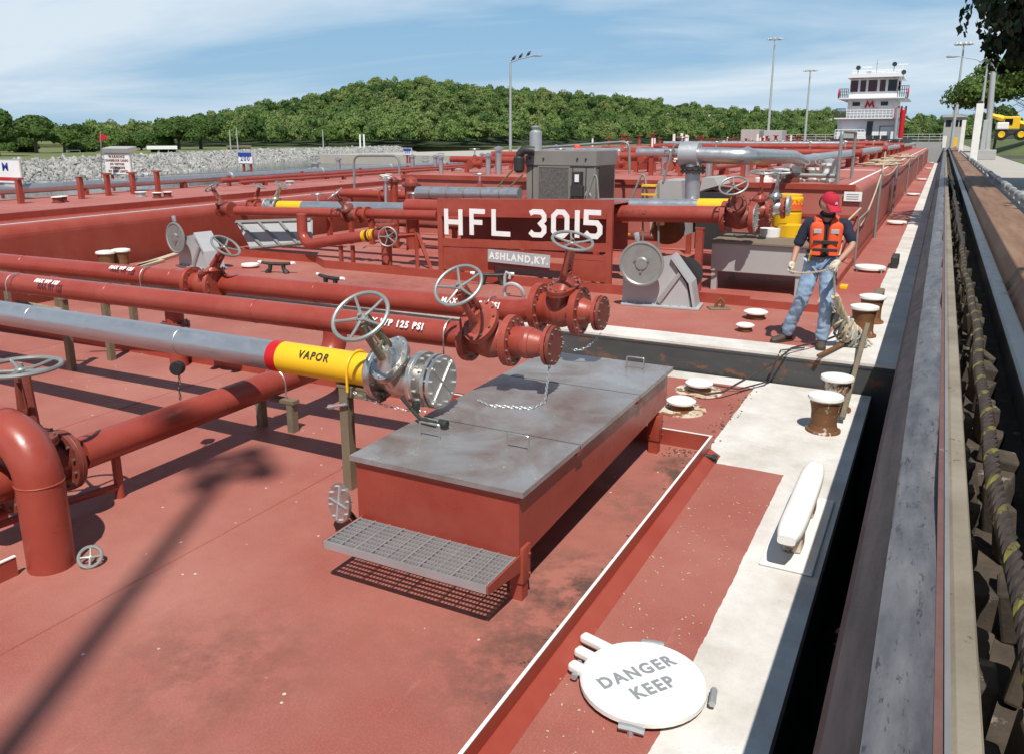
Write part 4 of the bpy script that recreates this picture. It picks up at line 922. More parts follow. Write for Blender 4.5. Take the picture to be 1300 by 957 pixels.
# diagonal shoring legs left of the board
t=thing('pipe_trestle','red welded frame with sloping leg carrying the far pipes','pipe support',(-8.7,12.6,FB))
for a_,b_ in (((528,292),(530,342)),((530,296),(548,344)),((505,300),(528,298))):
    p=PY(*a_,12.9);q=PY(*b_,12.9); MB().tube([p,q],.045,4).build('leg','red',t)
# far manifold pipes
A=thing('cargo_pipe','thick red pipe right of the HFL board with black stencil marks','pipe',(-4,13,1.5))
a=PY(770,271,13.); b_=PY(915,273,13.); MB().tube([(-9.0,13,a.z-.03),a,b_],.135,24).build('pipe_run','red_gloss',A)
mb=MB(); text_on_pipe(mb,'SHIP TO',.10,(PY(830,272,13).x-.3,13,a.z+.01),(1,0,0),(0,-.9,.3),.135,1,.003); mb.build('lettering','oxide',A)
mb=MB(); text_on_pipe(mb,'I',.30,(PY(862,272,13).x,13,a.z+.02),(1,0,0),(0,-.9,.45),.135,6,.0) if False else mb.lathe((PY(854,272,13).x,13,a.z+.012),(1,0,0),[(0,.1355),(0,.138),(.0,.138)],8); 
gate_valve(A,PY(938,276,13.),(1,0,0),(-.05,-.55,.75),.15,.21,.62,'oxide','red','wheel',10,.016,oval=True)
blind(A,PY(958,277,13.),(1,0,0),.22,.04,'galv'); 
B=thing('vapor_pipe','silver topped vapor pipe with yellow band behind the thick red pipe','pipe',(-4,13.7,1.5))
a=PY(776,262,13.7); b_=PY(925,263,13.7); MB().tube([a-Vector((.2,0,0)),b_],.13,20).build('pipe_run','silver',B)
MB().tube([PY(887,262.6,13.7),PY(927,263,13.7)],.134,20).build('yellow_band','yellow',B)
gate_valve(B,PY(963,268,13.7),(1,0,0),(.05,-.12,.98),.115,.18,.62,'red','red','wheel',10,.014); MB().tube([b_,PY(950,268,13.7)],.11,14).build('spool','oxide',B)
Cc=thing('cargo_pipe','red pipe ending in a silver topped gate valve beside the drum','pipe',(-3.4,14.3,1.4)); MB().tube([(-6,14.3,1.45),PY(975,266,14.3)],.115,16).build('pipe_run','red_gloss',Cc)
gate_valve(Cc,PY(982,264,14.3),(1,0,0),(.1,-.1,.98),.11,.18,.60,'silver','red','wheel',10,.014)
blind(Cc,PY(1001,262,14.3),(1,0,0),.17,.04,'galv')
for lab,px,py,Yp in (('red channel post under the thick red pipe by the grey winch',887,330,12.95),):
    p=PY(px,py,Yp); support(lab,p.x,Yp,1.36,.11,base=FB,mat='red')
# left part of the far manifold
A2=thing('cargo_pipe','red pipe left of the HFL board with a dark stencil patch','pipe',(-11,12.8,1.2))
a=PY(300,268,12.8); b_=PY(556,274,12.8); MB().tube([a,b_],.095,20).build('pipe_run','red_gloss',A2)
gate_valve(A2,PY(287,266,12.8),(1,0,0),(-.55,-.1,.8),.10,.15,.55,'oxide','red','wheel',10,.014)
gate_valve(A2,PY(448,273,12.8),(1,0,0),(-.5,-.4,.8),.10,.17,.52,'oxide','red','wheel',10,.014)
mb=MB(); mb.lathe((PY(465,273,12.8).x,12.8,PY(465,273,12.8).z),(1,0,0),[(0,.16),(.05,.16),(.05,.1)],20); mb.build('flange','red',A2)
B2=thing('vapor_pipe','silver topped pipe with short yellow band left of the HFL board','pipe',(-10,13.5,1.4))
a=PY(385,263,13.6); b_=PY(556,266,13.6); MB().tube([a,b_],.12,20).build('pipe_run','silver',B2); MB().tube([PY(355,262.5,13.6),a],.122,20).build('yellow_band','yellow',B2)
gate_valve(B2,PY(346,262,13.6),(1,0,0),(.5,.0,.8),.10,.13,.55,'galv','galv','wheel',10,.014)
C2=thing('cargo_pipe','small red pipe end with upright valve at far left of the manifold','pipe',(-12,14.2,1.4))
MB().tube([PY(300,262,14.2),PY(430,265,14.2)],.09,16).build('pipe_run','red_gloss',C2); gate_valve(C2,PY(322,262,14.2),(1,0,0),(.35,.1,.9),.09,.14,.5,'red','red','wheel',8,.013)
D2=thing('suction_pipe','red elbow pipe dropping from the manifold with black and yellow banding','pipe',(-11,12.6,.8))
pts=[PY(383,272,12.5),PY(384,300,12.5),PY(392,311,12.45),PY(420,306,12.3),PY(492,296,12.2)]
mb=MB(); mb.tube(bend(pts,.25,6),.105,18); mb.build('pipe_run','red_gloss',D2)
u=(pts[4]-pts[3]).normalized()
for k in range(4): q=PY(462+k*5.2,300.0-k*.8,12.22); MB().cyl(q,q+u*.035,.108,None,18).build('black_stripe' if k%2 else 'yellow_stripe','ink' if k%2 else 'yellow',D2)
for k in range(3): q=PY(464.6+k*5.2,299.6-k*.8,12.22); MB().cyl(q,q+u*.02,.1085,None,18).build('yellow_stripe','yellow',D2)
q=PY(497,300,12.15); handwheel(D2,q+Vector((.0,-.12,0)),(.3,-.9,.1),.17,.014,5)
mb=MB(); mb.cyl(PY(490,300,12.3)-Vector((0,0,.75)),PY(490,284,12.3),.10,None,16); bolted_flange(mb,PY(490,286,12.3),(0,0,1),.2,.04,8,.014); mb.build('riser','red',D2)
bolted=MB(); bolted_flange(bolted,q,(.3,-.9,.1),.12,.08,8,.01); bolted.build('valve_body','oxide',D2)
t=thing('pipe_support','short red frame under the banded suction pipe','pipe support',PY(447,322,12.3)); 
for px in (433,448): p=PY(px,322,12.3); MB().bb(p.x-.03,p.x+.03,12.27,12.33,FB,p.z+.15).build('leg','red',t)
p=PY(440,308,12.3); MB().bb(p.x-.14,p.x+.14,12.26,12.34,p.z-.02,p.z+.02).build('top_plate','red',t)
# winches
def winch(label,x,y,ang,s=1.):
    t=thing('deck_winch',label,'winch',(x,y,FB),ang)
    f=MB(); 
    side=[(-.52,0),(-.52,.46),(-.30,.64),(.16,.74),(.42,.36),(.52,0)]
    for yy in (-.16,.14): MB().prism([(a*s,b*s) for a,b in side],'y',yy*s,(yy+.02)*s).build('side_frame','graylite',t,local=True)
    f=MB(); f.prism([(.0,.10*s),(.05*s,.06*s),(.34*s,.50*s),(.30*s,.54*s)],'y',-.20*s,-.161*s); f.build('stiffener','galv',t,local=True)
    f=MB(); f.prism([(.18*s,.74*s),(.46*s,.38*s),(.54*s,0),(.58*s,0),(.50*s,.40*s),(.20*s,.78*s)],'y',-.22*s,.20*s); f.build('guard','graylite',t,local=True)
    f=MB(); f.box((.05*s,0,.02),(1.15*s,.46*s,.035),None,.005)
    for i in range(8): f.cyl(((-.44+i*.13)*s,-.20*s,.03),((-.44+i*.13)*s,-.20*s,.06),.016,None,6)
    f.build('base_plate','graylite',t,local=True)
    f=MB(); c=Vector((-.20*s,-.36*s,.66*s)); f.lathe(c,(0,-1,0),[(0,0),(0,.30*s),(.02,.325*s),(.045,.325*s),(.05,.30*s),(.035,.28*s),(.03,.10*s),(.05,.08*s),(.05,0)],40)
    for k in range(3): a=k*2.09+.5; p=c+Vector((math.cos(a)*.11*s,-.045,math.sin(a)*.11*s)); f.cyl(p,p+Vector((0,-.012,0)),.018,None,8)
    f.build('brake_disc','wheel',t,local=True)
    MB().cyl((-.20*s,-.35*s,.66*s),(-.20*s,.2*s,.60*s),.05*s,None,12).build('shaft','castblack',t,local=True)
    f=MB(); f.lathe((.12*s,-.14*s,.40*s),(0,1,0),[(0,0),(0,.22*s),(.03,.22*s),(.03,.12*s),(.25*s,.12*s),(.25*s,.22*s),(.28*s,.22*s),(.28*s,0)],24); f.build('drum','rust',t,local=True)
    f=MB(); f.lathe((.34*s,.30*s,.45*s),(0,-1,0),[(0,0),(0,.24*s),(.03,.24*s),(.03,0)],24); f.build('gear_cover','boatblack',t,local=True)
    f=MB(); f.tube([(-.22*s,-.34*s,.66*s),(-.28*s,-.33*s,1.02*s)],.025,8); f.box((-.29*s,-.33*s,1.04*s),(.07,.05,.12),(0,-.2,0),.01); f.build('brake_lever','galv',t,local=True)
    return t
winch('grey deck winch with big brake disc right of the HFL board',-3.52,11.55,R(6),1.)
winch('grey deck winch at left behind the cargo pipes with folded lever',-12.45,11.0,R(-8),.9)
t=thing('folded_gangway','long grey folded gangway frame lying behind the left winch','gangway',(-11.8,13.3,FB))
a=PY(300,283,13.3);b_=PY(395,280,13.3);c=PY(318,316,13.0);d=PY(395,308,13.0)
mb=MB(); mb.add([a,b_,d,c,a+Vector((0,.05,0)),b_+Vector((0,.05,0)),d+Vector((0,.05,0)),c+Vector((0,.05,0))],[(0,1,2,3),(4,5,6,7),(0,1,5,4),(2,3,7,6),(0,3,7,4),(1,2,6,5)]); mb.build('panel','graylite',t)
mb=MB(); mb.tube([a,b_],.05,4); mb.tube([c,d],.04,4)
for k in range(4): u=.05+k*.28; v=u+.2; mb.tube([a.lerp(b_,u)-Vector((0,.03,0)),c.lerp(d,min(v,1))-Vector((0,.03,0))],.035,4)
mb.build('frame','gray',t)
t=thing('mooring_ring','small rusty towing ring on a plate right of the grey winch','ring',PZ(912,392,FB)); q=PZ(912,392,FB)
mb=MB(); mb.box(q+Vector((0,0,.01)),(.30,.22,.02),(0,0,.5),.004); mb.build('plate','tan',t); mb=MB(); mb.tube([q+Vector(v) for v in ((-.04,0,.02),(-.03,0,.10),(.02,.02,.15),(.07,.02,.10),(.05,.02,.02))],.025,8); mb.build('ring','rust',t)
t=thing('lifting_horn','curved grey fairlead horn standing behind the far left pipes','fairlead',PZ(62,345,FB)); q=PZ(66,345,FB)
mb=MB(); mb.tube([q,q+Vector((0,0,.45)),q+Vector((.05,0,.58)),q+Vector((.15,0,.60)),q+Vector((.19,0,.5)),q+Vector((.12,0,.47))],.022,8); mb.torus(q+Vector((.08,0,.12)),(.2,1,0),.2,.035,24,8); mb.build('horn','graylite',t)
t=thing('lifting_horn','curved grey fairlead horn behind the middle valve wheel','fairlead',PZ(645,372,FB)); q=PZ(641,376,FB)
mb=MB(); mb.tube([q,q+Vector((0,0,.30)),q+Vector((.03,0,.38)),q+Vector((.09,0,.36)),q+Vector((.08,0,.28))],.026,8); mb.torus(q+Vector((.16,0,.06)),(0,1,.4),.17,.03,24,8); mb.build('horn','graylite',t)
# generator
gn=thing('generator','grey diesel generator with grille and black control box behind the board','generator',(-7,16.2,1.5))
gx0,gx1,gy0,gz0,gz1=-7.70,-6.15,15.5,1.10,2.50
mb=MB(); mb.bb(gx0,gx1,gy0,gy0+1.15,gz0,gz1,.02); mb.build('housing','gray',gn)
mb=MB(); mb.bb(gx1-.25,gx1+.02,gy0-.014,gy0+1.17,gz1-.27,gz1+.015); mb.bb(gx0-.01,gx1-.252,gy0-.014,gy0+1.17,gz1-.27,gz1+.012); mb.build('roof_panel','gray',gn)
g0=PY(684,213,15.47);g1=PY(721,258,15.47)
MB().bb(g0.x,g1.x,15.482,15.496,g1.z,g0.z).build('grille','meshgray',gn)
mb=MB()
for px_ in (676,727,744): q=PY(px_,220,15.49); mb.bb(q.x-.008,q.x+.008,15.488,15.499,1.12,2.2)
mb.bb(gx0+.02,gx1-.02,15.488,15.4985,2.2,2.215); mb.build('panel_seam','boatblack',gn)
mb=MB()
for px_ in (673,690,733,744): q=PY(px_,199,15.48); mb.cyl((q.x,15.487,2.36),(q.x,15.46,2.36),.02,None,8)
mb.build('latch','boatblack',gn)
mb=MB(); mb.bb(g0.x-.03,g0.x-.002,15.475,15.496,g1.z,g0.z+.03); mb.bb(g1.x+.002,g1.x+.03,15.475,15.496,g1.z,g0.z+.03); mb.bb(g0.x,g1.x,15.475,15.496,g0.z+.002,g0.z+.03); mb.build('grille_frame','gray',gn)
p=PY(733,228,15.4); MB().box(p,(.20,.14,.30),None,.012).build('control_box','boatblack',gn); MB().box(p+Vector((.02,-.08,.02)),(.09,.02,.15),None,.004).build('display','lettering',gn); p=PY(733,243,15.4); MB().box(p,(.26,.14,.22),(0,0,0),.015).build('control_box','boatblack',gn)
p=PY(680,192,15.9); mb=MB(); mb.lathe(p-Vector((0,0,.12)),(0,0,1),[(0,.08),(.12,.13),(.5,.13),(.55,.07),(.60,.07),(.60,.10),(.63,.10),(.64,0)],22); mb.build('muffler','galv',gn)
p=PY(659,206,15.3); mb=MB(); mb.lathe(p-Vector((0,0,.22)),(0,0,1),[(0,.06),(.05,.11),(.30,.12),(.36,.06)],20); mb.tube([p+Vector((0,0,.13)),p+Vector((.1,0,.24)),p+Vector((.3,.1,.22))],.09,10); mb.build('air_filter','boatblack',gn)
mb=MB(); mb.bb(gx1+.021,gx1+.03,15.65,16.5,1.3,2.2); mb.build('side_louvre','boatblack',gn)
p=PY(741,245,15.46); mb=MB(); text_on_plane(mb,'R/A',.13,p+Vector((.05,0,-.02)),(1,0,0),(0,0,1)); mb.build('lettering','lettering',gn)
mb=MB(); mb.bb(gx0-.1,gx1+.1,15.6,16.6,.9,1.09); 
for x in (gx0,gx1): mb.bb(x-.05,x+.05,15.6,15.7,FB,.9)
mb.build('skid','red',gn)
t=thing('beacon','small orange beacon on the generator roof','beacon',PY(733,186,16)); MB().lathe(PY(733,189,16),(0,0,1),[(0,.07),(.06,.06),(.08,0)],12).build('lens','orange',t)
def hoop(label,pts,r=.022,mat='tan',name='hoop_rail'):
    o=MB().tube(bend(pts,.18,5),r,8).build(name,mat); return tag(o,label,'rail')
hoop('tall pale hoop rail arching behind the generator',[PY(658,222,17.5),PY(658,190,17.5),PY(799,180,17.5),PY(799,221,17.5)],.03,'wheel')
hoop('thin grey hoop rail left of the generator over the pipes',[PY(450,240,14),PY(449,198,14),PY(507,198,14),PY(507,222,14)],.025,'wheel')
for lab,q in (('slanting handrail pair right of the generator',((801,255,14.5),(818,212,14.5),(822,255,14.5))),('arched ladder rail left of the tall grey duct',((842,232,15),(856,184,15),(868,182,15))),
   ('slanting pale rail before the generator corner',((744,256,14.9),(757,212,14.9),(760,256,14.9)))):
    hoop(lab,[PY(*v) for v in q],.022,'wheel')
for lab,q in (('left of two crossed stay rods beside the silver duct',((630,240,15),(652,215,15))),('right of two crossed stay rods beside the silver duct',((645,240,15),(664,222,15)))):
    tag(MB().tube([PY(*v) for v in q],.018,6).build('stay_rod','tan'),lab,'rod')
# yellow ladder steps
t=thing('ladder','yellow rung ladder right of the generator','ladder',(-5.5,14.5,FB))
for i,(x0,x1,y) in enumerate(((817,835,236),(817,835,247),(765,800,297),(770,800,315))):
    MB().box((PY((x0+x1)/2,y,14.4)),(PY(x1,y,14.4).x-PY(x0,y,14.4).x,.25,.03)).build('rung','yellow',t)
for x in (816,836): MB().tube([PY(x,233,14.4),PY(x,318,14.4)],.02,6).build('rail','wheel',t)
# light grey casing + gear right of generator
t=thing('engine_casing','pale grey sloped engine casing left of the tall duct','casing',(-4.6,15,FB))
a=PY(825,262,15.);b_=PY(836,230,15.);c=PY(865,230,15.);d=PY(868,300,15.);e=PY(825,300,15.)
mb=MB(); mb.prism([(v.x,v.z) for v in (a,b_,c,d,e)],'y',15,16.1); mb.build('casing','boxgray',t)
mb=MB(); p=PY(850,290,14.9); mb.lathe(p,(0,-1,0),[(0,.3),(.25,.28),(.3,.2),(.3,0)],18); mb.build('motor','rust',t)
t=thing('engine_casing','pale grey box with dark open front right of the tall duct','casing',(-3.6,15.6,FB))
a=PY(892,226,15.6);b_=PY(906,226,15.6);c=PY(912,236,15.6);d=PY(888,243,15.6)
mb=MB(); mb.prism([(a.x,a.z),(b_.x,b_.z),(c.x,c.z),(d.x,d.z)],'y',15.6,16.6); mb.build('casing','boxgray',t); mb=MB(); a=PY(885,243,15.5);b_=PY(918,237,15.5); mb.bb(a.x,b_.x,15.5,16.5,.7,a.z-.02); mb.build('housing','boatblack',t)
# grey slop tank
ts=thing('slop_tank','pale grey drip tank on legs with weathered top left of the worker','tank',(-2.5,13.8,FB))
mb=MB(); mb.bb(-3.18,-1.72,13.2,14.7,.66,1.12,.01); mb.build('tank_body','boxgray',ts)
mb=MB(); mb.bb(-3.22,-1.68,13.15,14.75,1.122,1.15); mb.build('top_board','wood',ts); mb=MB()
for x in (-3.12,-1.80):
    for y in (13.27,14.6): MB().bb(x-.045,x+.045,y-.045,y+.045,FB,.658).build('leg','boxgray',ts)
# drum
t=thing('plastic_drum','yellow drum with white label strip behind the red valves','drum',(-2.4,15.4,1.1)); p=PY(998,288,15.4)
MB().lathe(p,(0,0,1),[(0,0),(0,.24),(.02,.25),(.25,.25),(.26,.235),(.30,.235),(.31,.26),(.52,.26),(.53,.24),(.58,.24),(.58,0)],28).build('drum_body','bucket',t)
mb=MB(); text_on_pipe(mb,'ENERFD',.1,p+Vector((0,0,.42)),(0,0,1),(.1,-1,0),.262) if False else None
def text_round(mb,txt,size,c,rad,ang,sx=1.):
    vs,fs=textmesh(txt,size,sx,.004); mb.add([Vector(c)+Vector((math.sin(a/rad+ang)*(rad+.004),-math.cos(a/rad+ang)*(rad+.004),b)) for a,b in vs],fs)
MB().lathe(p+Vector((0,0,.32)),(0,0,1),[(0,.262),(.17,.262)],28).build('label_band','orange',t)
mb=MB(); text_round(mb,'GENERATOR',.11,p+Vector((0,0,.44)),.264,.3); mb.build('lettering','yellow',t)
t=thing('plastic_pail','low yellow and white pail in front of the drum','pail',(-2.5,14.2,1.15)); mb=MB(); mb.lathe((-2.15,14.35,1.152),(0,0,1),[(0,0),(0,.2),(.2,.22),(.2,0)],24); mb.build('pail_body','bucket',t); mb=MB(); mb.lathe((-2.45,14.2,1.152),(0,0,1),[(0,0),(0,.16),(.14,.17),(.14,0)],20); mb.build('lid','lettering',t)
# tall duct with flange and elbow, then the long pipe down the trunk
DU=thing('exhaust_duct','tall grey duct with black flange turning along the raised deck','duct',(-3.7,14,1.5))
a=PY(879.5,258,14);f_=PY(879.5,218,14);t0=PY(876,197,14);e0=PY(944,193,14)
MB().cyl((a.x,14,a.z-.2),f_,.125,None,24).build('duct','silver',DU); mb=MB(); bolted_flange(mb,f_,(0,0,1),.21,.04,10,.014); bolted_flange(mb,f_+Vector((0,0,.06)),(0,0,1),.21,.04,10,.014); mb.build('flange','castblack',DU)
MB().tube([f_+Vector((0,0,.08)),(t0.x,14,t0.z+.13)],.15,20).build('elbow_box','galv',DU); MB().lathe((t0.x-.16,14,t0.z),(1,0,0),[(0,0),(0,.21),(.32,.21),(.32,0)],22).build('elbow_drum','galv',DU)
MB().tube(bend([(t0.x+.1,14,t0.z),(e0.x+.1,14,t0.z-.02),(e0.x+.13,18.4,2.38)],.3,6),.135,20).build('duct','silver',DU)
LP=thing('vapor_pipe','long silver pipe running down the right part of the raised deck','pipe',(-2.9,40,2.3))
X1=PZ(955,206,2.25).x; MB().tube([(e0.x+.13,18.3,2.38),(e0.x+.2,19.2,2.28),(e0.x+.2,94,2.25)],.13,16).build('pipe_run','silver',LP)
for k in range(14): y=20+k*5; mb=MB(); mb.bb(e0.x+.05,e0.x+.35,y-.05,y+.05,TZ,2.10); mb.build('saddle','red',LP)
for k in range(8): y=21+k*9; MB().torus((e0.x+.2,y,2.26),(0,1,0),.135,.03,16,6).build('coupling','galv',LP)
# more pipes over the raised deck
def longpipe(label,x,z,r,mat,y0,y1=94,sup=True,step=6,smat='red',name='cargo_pipe'):
    t=thing(name,label,'pipe',(x,y0,z)); MB().tube([(x,y0,z),(x,y1,z)],r,14).build('pipe_run',mat,t)
    if sup:
        for k in range(int((y1-y0)/step)): y=y0+1+k*step; MB().bb(x-.12,x+.12,y-.05,y+.05,TZ,z-r).build('saddle',smat,t)
    return t
longpipe('red pipe along the raised deck just left of the long silver pipe',-3.35,2.06,.08,'red_gloss',19)
longpipe('thin red pipe along the raised deck in line with the generator',-5.1,2.05,.07,'red',21)
longpipe('red pipe along the raised deck near its middle',-7.4,2.2,.10,'red_gloss',22)
longpipe('red pipe along the left third of the raised deck',-9.6,2.1,.10,'red_gloss',20)
longpipe('silver pipe along the left side of the raised deck',-11.6,2.15,.11,'silver',24,name='vapor_pipe')
def crosspipe(label,y,x0,x1,z,r,mat,leg=True,name='cross_pipe'):
    t=thing(name,label,'pipe',(x0,y,z)); MB().tube([(x0,y,z),(x1,y,z)],r,14).build('pipe_run',mat,t)
    for k in range(4): x=x0+(x1-x0)*(k+.5)/4; MB().bb(x-.05,x+.05,y-.05,y+.05,TZ,z-r*.8).build('leg','red',t)
crosspipe('silver pipe crossing the raised deck behind the generator rail',20.5,-7.,-3.9,2.42,.11,'silver')
crosspipe('thin pale pipe crossing the raised deck behind the duct',25.,-9,-2.6,2.22,.06,'galv')
crosspipe('red pipe crossing the raised deck mid way along',30.,-12,-2.4,2.3,.13,'red_gloss')
crosspipe('second red cross pipe further down the raised deck',44.,-12,-2.4,2.3,.15,'red_gloss')
crosspipe('furthest red cross pipe before the boat',62.,-12,-2.4,2.35,.16,'red_gloss')
t=thing('vapor_pipe','short silver duct with clamps left of the HFL board','pipe',(-9,14.6,1.6)); a=PY(530,245,14.8);b_=PY(660,247,14.8); MB().tube([a,b_],.13,20).build('pipe_run','silver',t)
for k in range(5): q=a.lerp(b_,.15+k*.17); mb=MB(); mb.torus(q,(1,0,0),.132,.012,18,6); mb.build('clamp','tan',t)
# deck gear: hatches, vents, valves on the raised deck
VT=None
def vent(label,x,y,z,h=.5,r=.07,mat='silver',cap=True,group='vent pipes on the raised deck'):
    t=thing('vent_pipe',label,'vent pipe',(x,y,z),0,group); MB().cyl((0,0,0),(0,0,h),r,None,12).build('vent_tube',mat,t,local=True)
    if cap: MB().lathe((0,0,h),(0,0,1),[(0,r*1.5),(.05,r*1.5),(.10,0)],12).build('cap',mat,t,local=True)
    return t
v0=vent('small capped silver vent pipe on the raised deck',-5.9,26,TZ)
rr=random.Random(8)
for i in range(26):
    y=24+ (i**1.35)*.95; x=rr.choice((-11.9,-10.6,-8.6,-6.3,-4.4,-2.5))+rr.uniform(-.3,.3)
    if y<92: dup(v0,(x,y,TZ),0,scale=rr.uniform(.7,1.25))
for lab,px,py,h in (('silver vent pipe with round cap left of the generator',620,222,.52),('short silver vent left of the capped vent pipe',612,206,.3),('silver vent pipe at the left end of the raised deck',524,212,.35),('short silver vent beside the one at the raised deck end',553,212,.34),('silver vent pipe on the middle of the raised deck behind the pipes',430,215,.3)):
    p=PZ(px,py,TZ); vent(lab,p.x,min(p.y,45),TZ,h*.9,.07,'silver',True,None) if p.y<60 else vent(lab,p.x*40/p.y,40,TZ,h*.9,.07,'silver',True,None)
h0=hatch('low red hatch with white rim on the raised deck',(-4.4,28,TZ),.42,False,group='red hatches on the raised deck',h=.28); h0['category']='hatch'
for i in range(15):
    y=24+i*4.6; x=(-10.8,-8.4,-5.9,-4.3)[i%4]+rr.uniform(-.2,.2); dup(h0,(x,y,TZ),rr.uniform(0,3),scale=rr.uniform(.8,1.2))
# small gate valves standing on the trunk
gv=thing('gate_valve','small red gate valve among the pipes on the raised deck','valve',(-7.4,26,2.3),0,'small gate valves on the raised deck')
t_=MB(); t_.lathe((0,-.22,0),(0,1,0),[(0,0),(0,.17),(.04,.17),(.04,.12),(.4,.12),(.4,.17),(.44,.17),(.44,0)],16); t_.cyl((0,0,0),(0,0,.3),.10,.06,12); t_.build('valve_body','red',gv,local=True)
t_=MB(); t_.cyl((0,0,.3),(0,0,.5),.03,None,6); t_.build('stem','galv',gv,local=True); t_=MB(); t_.torus((0,0,.5),(0,0,1),.17,.018,16,6); t_.tube([(-.17,0,.5),(.17,0,.5)],.014,5); t_.tube([(0,-.17,.5),(0,.17,.5)],.014,5); t_.build('handwheel','wheel',gv,local=True)
for i in range(18):
    y=27+i*3.5; dup(gv,((-9.6,-7.4,-3.35,-5.1)[i%4],y,2.15),rr.uniform(0,3))
# machinery cluster on the trunk front right
t=thing('valve_cluster','cluster of white flanged fittings and small valves on the raised deck edge','valve cluster',PZ(1013,215,TZ))
p=PZ(1012,217,TZ); p.y=19.2; p=PY(1012,214,19.2)
mb=MB()
for dx,h,r in ((-.35,.22,.16),(0,.30,.12),(.35,.25,.10),(.6,.35,.08)): mb.lathe((p.x+dx,19.2,TZ),(0,0,1),[(0,r*1.6),(.05,r*1.6),(.05,r),(h,r),(h,r*1.5),(h+.05,r*1.5),(h+.05,0)],14)
mb.build('fitting','white',t)
mb=MB()
for dx in (-.25,.15,.5): mb.torus((p.x+dx,19.1,TZ+.42),(.2,-.5,.8),.12,.015,16,6); mb.cyl((p.x+dx,19.15,TZ+.2),(p.x+dx,19.1,TZ+.42),.02,None,6)
mb.tube([(p.x-.5,19.0,TZ+.14),(p.x+.9,19.0,TZ+.14)],.05,10); mb.build('handwheel','wheel',t)
t=thing('electric_pump','round grey pump body beside the gate rails on the raised deck','pump',(-2.4,19.6,TZ)); p=PY(1054,210,19.4); mb=MB(); mb.lathe((p.x,19.4,TZ),(0,0,1),[(0,.2),(.06,.2),(.06,.13),(.38,.13),(.42,.17),(.46,.17),(.5,0)],16); mb.build('pump_body','galv',t)
for k,(x_,lab) in enumerate(((-.7,'rusty round flange left of the grey pump'),(-1.25,'second rusty flange left of the grey pump'))):
    t=thing('round_flange',lab,'flange',(p.x+x_,19.2,TZ)); mb=MB(); mb.lathe((p.x+x_,18.6,TZ),(0,0,1),[(0,.2),(.08,.2),(.1,.1),(.2,.1),(.2,0)],14); mb.build('flange','white' if k else 'oxide',t)
# gate rails and stanchions
t=thing('gate_rail','pair of tall grey gate posts at the front of the raised deck','rail',(-2.05,18.5,TZ))
a=PY(1063,232,18.3);b_=PY(1077,225,18.9)
MB().tube(bend([(a.x,18.3,TZ-.05),(a.x,18.3,2.9),(a.x+.02,21.,2.9),(a.x+.02,21.,TZ)],.1,4),.035,8).build('post','wheel',t)
MB().tube([(a.x,18.3,2.38),(a.x+.02,21,2.38)],.02,6).build('mid_rail','wheel',t)
t=thing('stanchion_line','row of grey stanchions with a slack rope along the side deck','railing',(-1.33,20,FB))
ys=[22.2,30,41,55,70]; 
for y in ys: MB().cyl((-1.30,y,FB),(-1.30,y,1.95),.035,None,8).build('stanchion','wheel',t)
mb=MB()
pts=[(-1.33,17.9,1.05)]+[(-1.30,y,1.9) for y in ys]
for a,b_ in zip(pts,pts[1:]): mb.tube(sag(a,b_,.12,8),.016,5)
mb.build('slack_rope','rope',t)
# rail hoops on walkway side by the trunk front
t=thing('step_rail','thin pale rail looping down beside the trunk corner','rail',(-1.3,16,FB)); MB().tube(bend([(-1.36,12.2,.47),(-1.38,14.5,.60),(-1.36,15.0,1.35),(-1.36,17.9,1.40)],.2,6),.018,7).build('rail','rope',t)
MB().tube([(-1.30,17.,FB),(-1.30,17.,1.25),(-1.30,19.5,1.25)],.02,6).build('post','wheel',t)
t=thing('notice_plate','small white notice plate on the trunk front near the worker','sign',(-1.55,17.9,1.62)); MB().box((-1.53,17.945,1.62),(.34,.012,.19),None,.002).build('plate','lettering',t)
mb=MB(); 
for k in range(3): mb.bb(-1.65,-1.42,17.932,17.937,1.66-k*.045,1.672-k*.045)
mb.build('lettering','galv',t)
# coiled rope heaps on trunk
for k,(x,y) in enumerate(((-1.9,31),(-2.0,36),(-1.8,45))):
    mb=MB(); pts=[]
    for i in range(90): a=i*.42; r_=.25+.28*math.sin(i*.07)+.05*math.sin(i*1.7); pts.append((x+r_*math.cos(a)*1.2,y+r_*math.sin(a)*2.2,TZ+.03+.0016*i+.02*abs(math.sin(i))))
    tag(mb.tube(pts,.028,6).build('rope_coil','rope'),['nearest pale rope coil on the raised deck','middle pale rope coil on the raised deck','furthest pale rope coil on the raised deck'][k],'rope')
t=thing('side_cable','pale line lashed diagonally across the raised deck edge','rope',(-1.6,26,TZ)); MB().tube([(-2.6,46,TZ+.35),(-1.9,33,TZ+.1),(-1.40,24.5,TZ+.05)],.02,6).build('line','rope',t)
MB_=None
tag(MB().bb(-2.9,-1.75,26.9,27.1,TZ+.001,TZ+.008).build('deck_marking','lettering'),'short white painted stripe across the raised deck','marking',kind='structure')
# small yellow wedge and fittings on side deck
mb=MB(); mb.box((-1.22,14.3,FB+.03),(.12,.2,.06),None,.01); tag(mb.build('wheel_chock','yellow'),'tiny yellow block on the side deck behind the worker','block')
mb=MB(); mb.box((-.62,13.0,FB+.11),(.13,.62,.22),None,.02); tag(mb.build('fender_block','wood'),'dark timber block on the side deck edge behind the bollards','block')
mb=MB(); mb.box((-.60,17.3,FB+.11),(.13,.62,.22),None,.02); tag(mb.build('fender_block','castblack'),'second dark block further along the side deck edge','block')
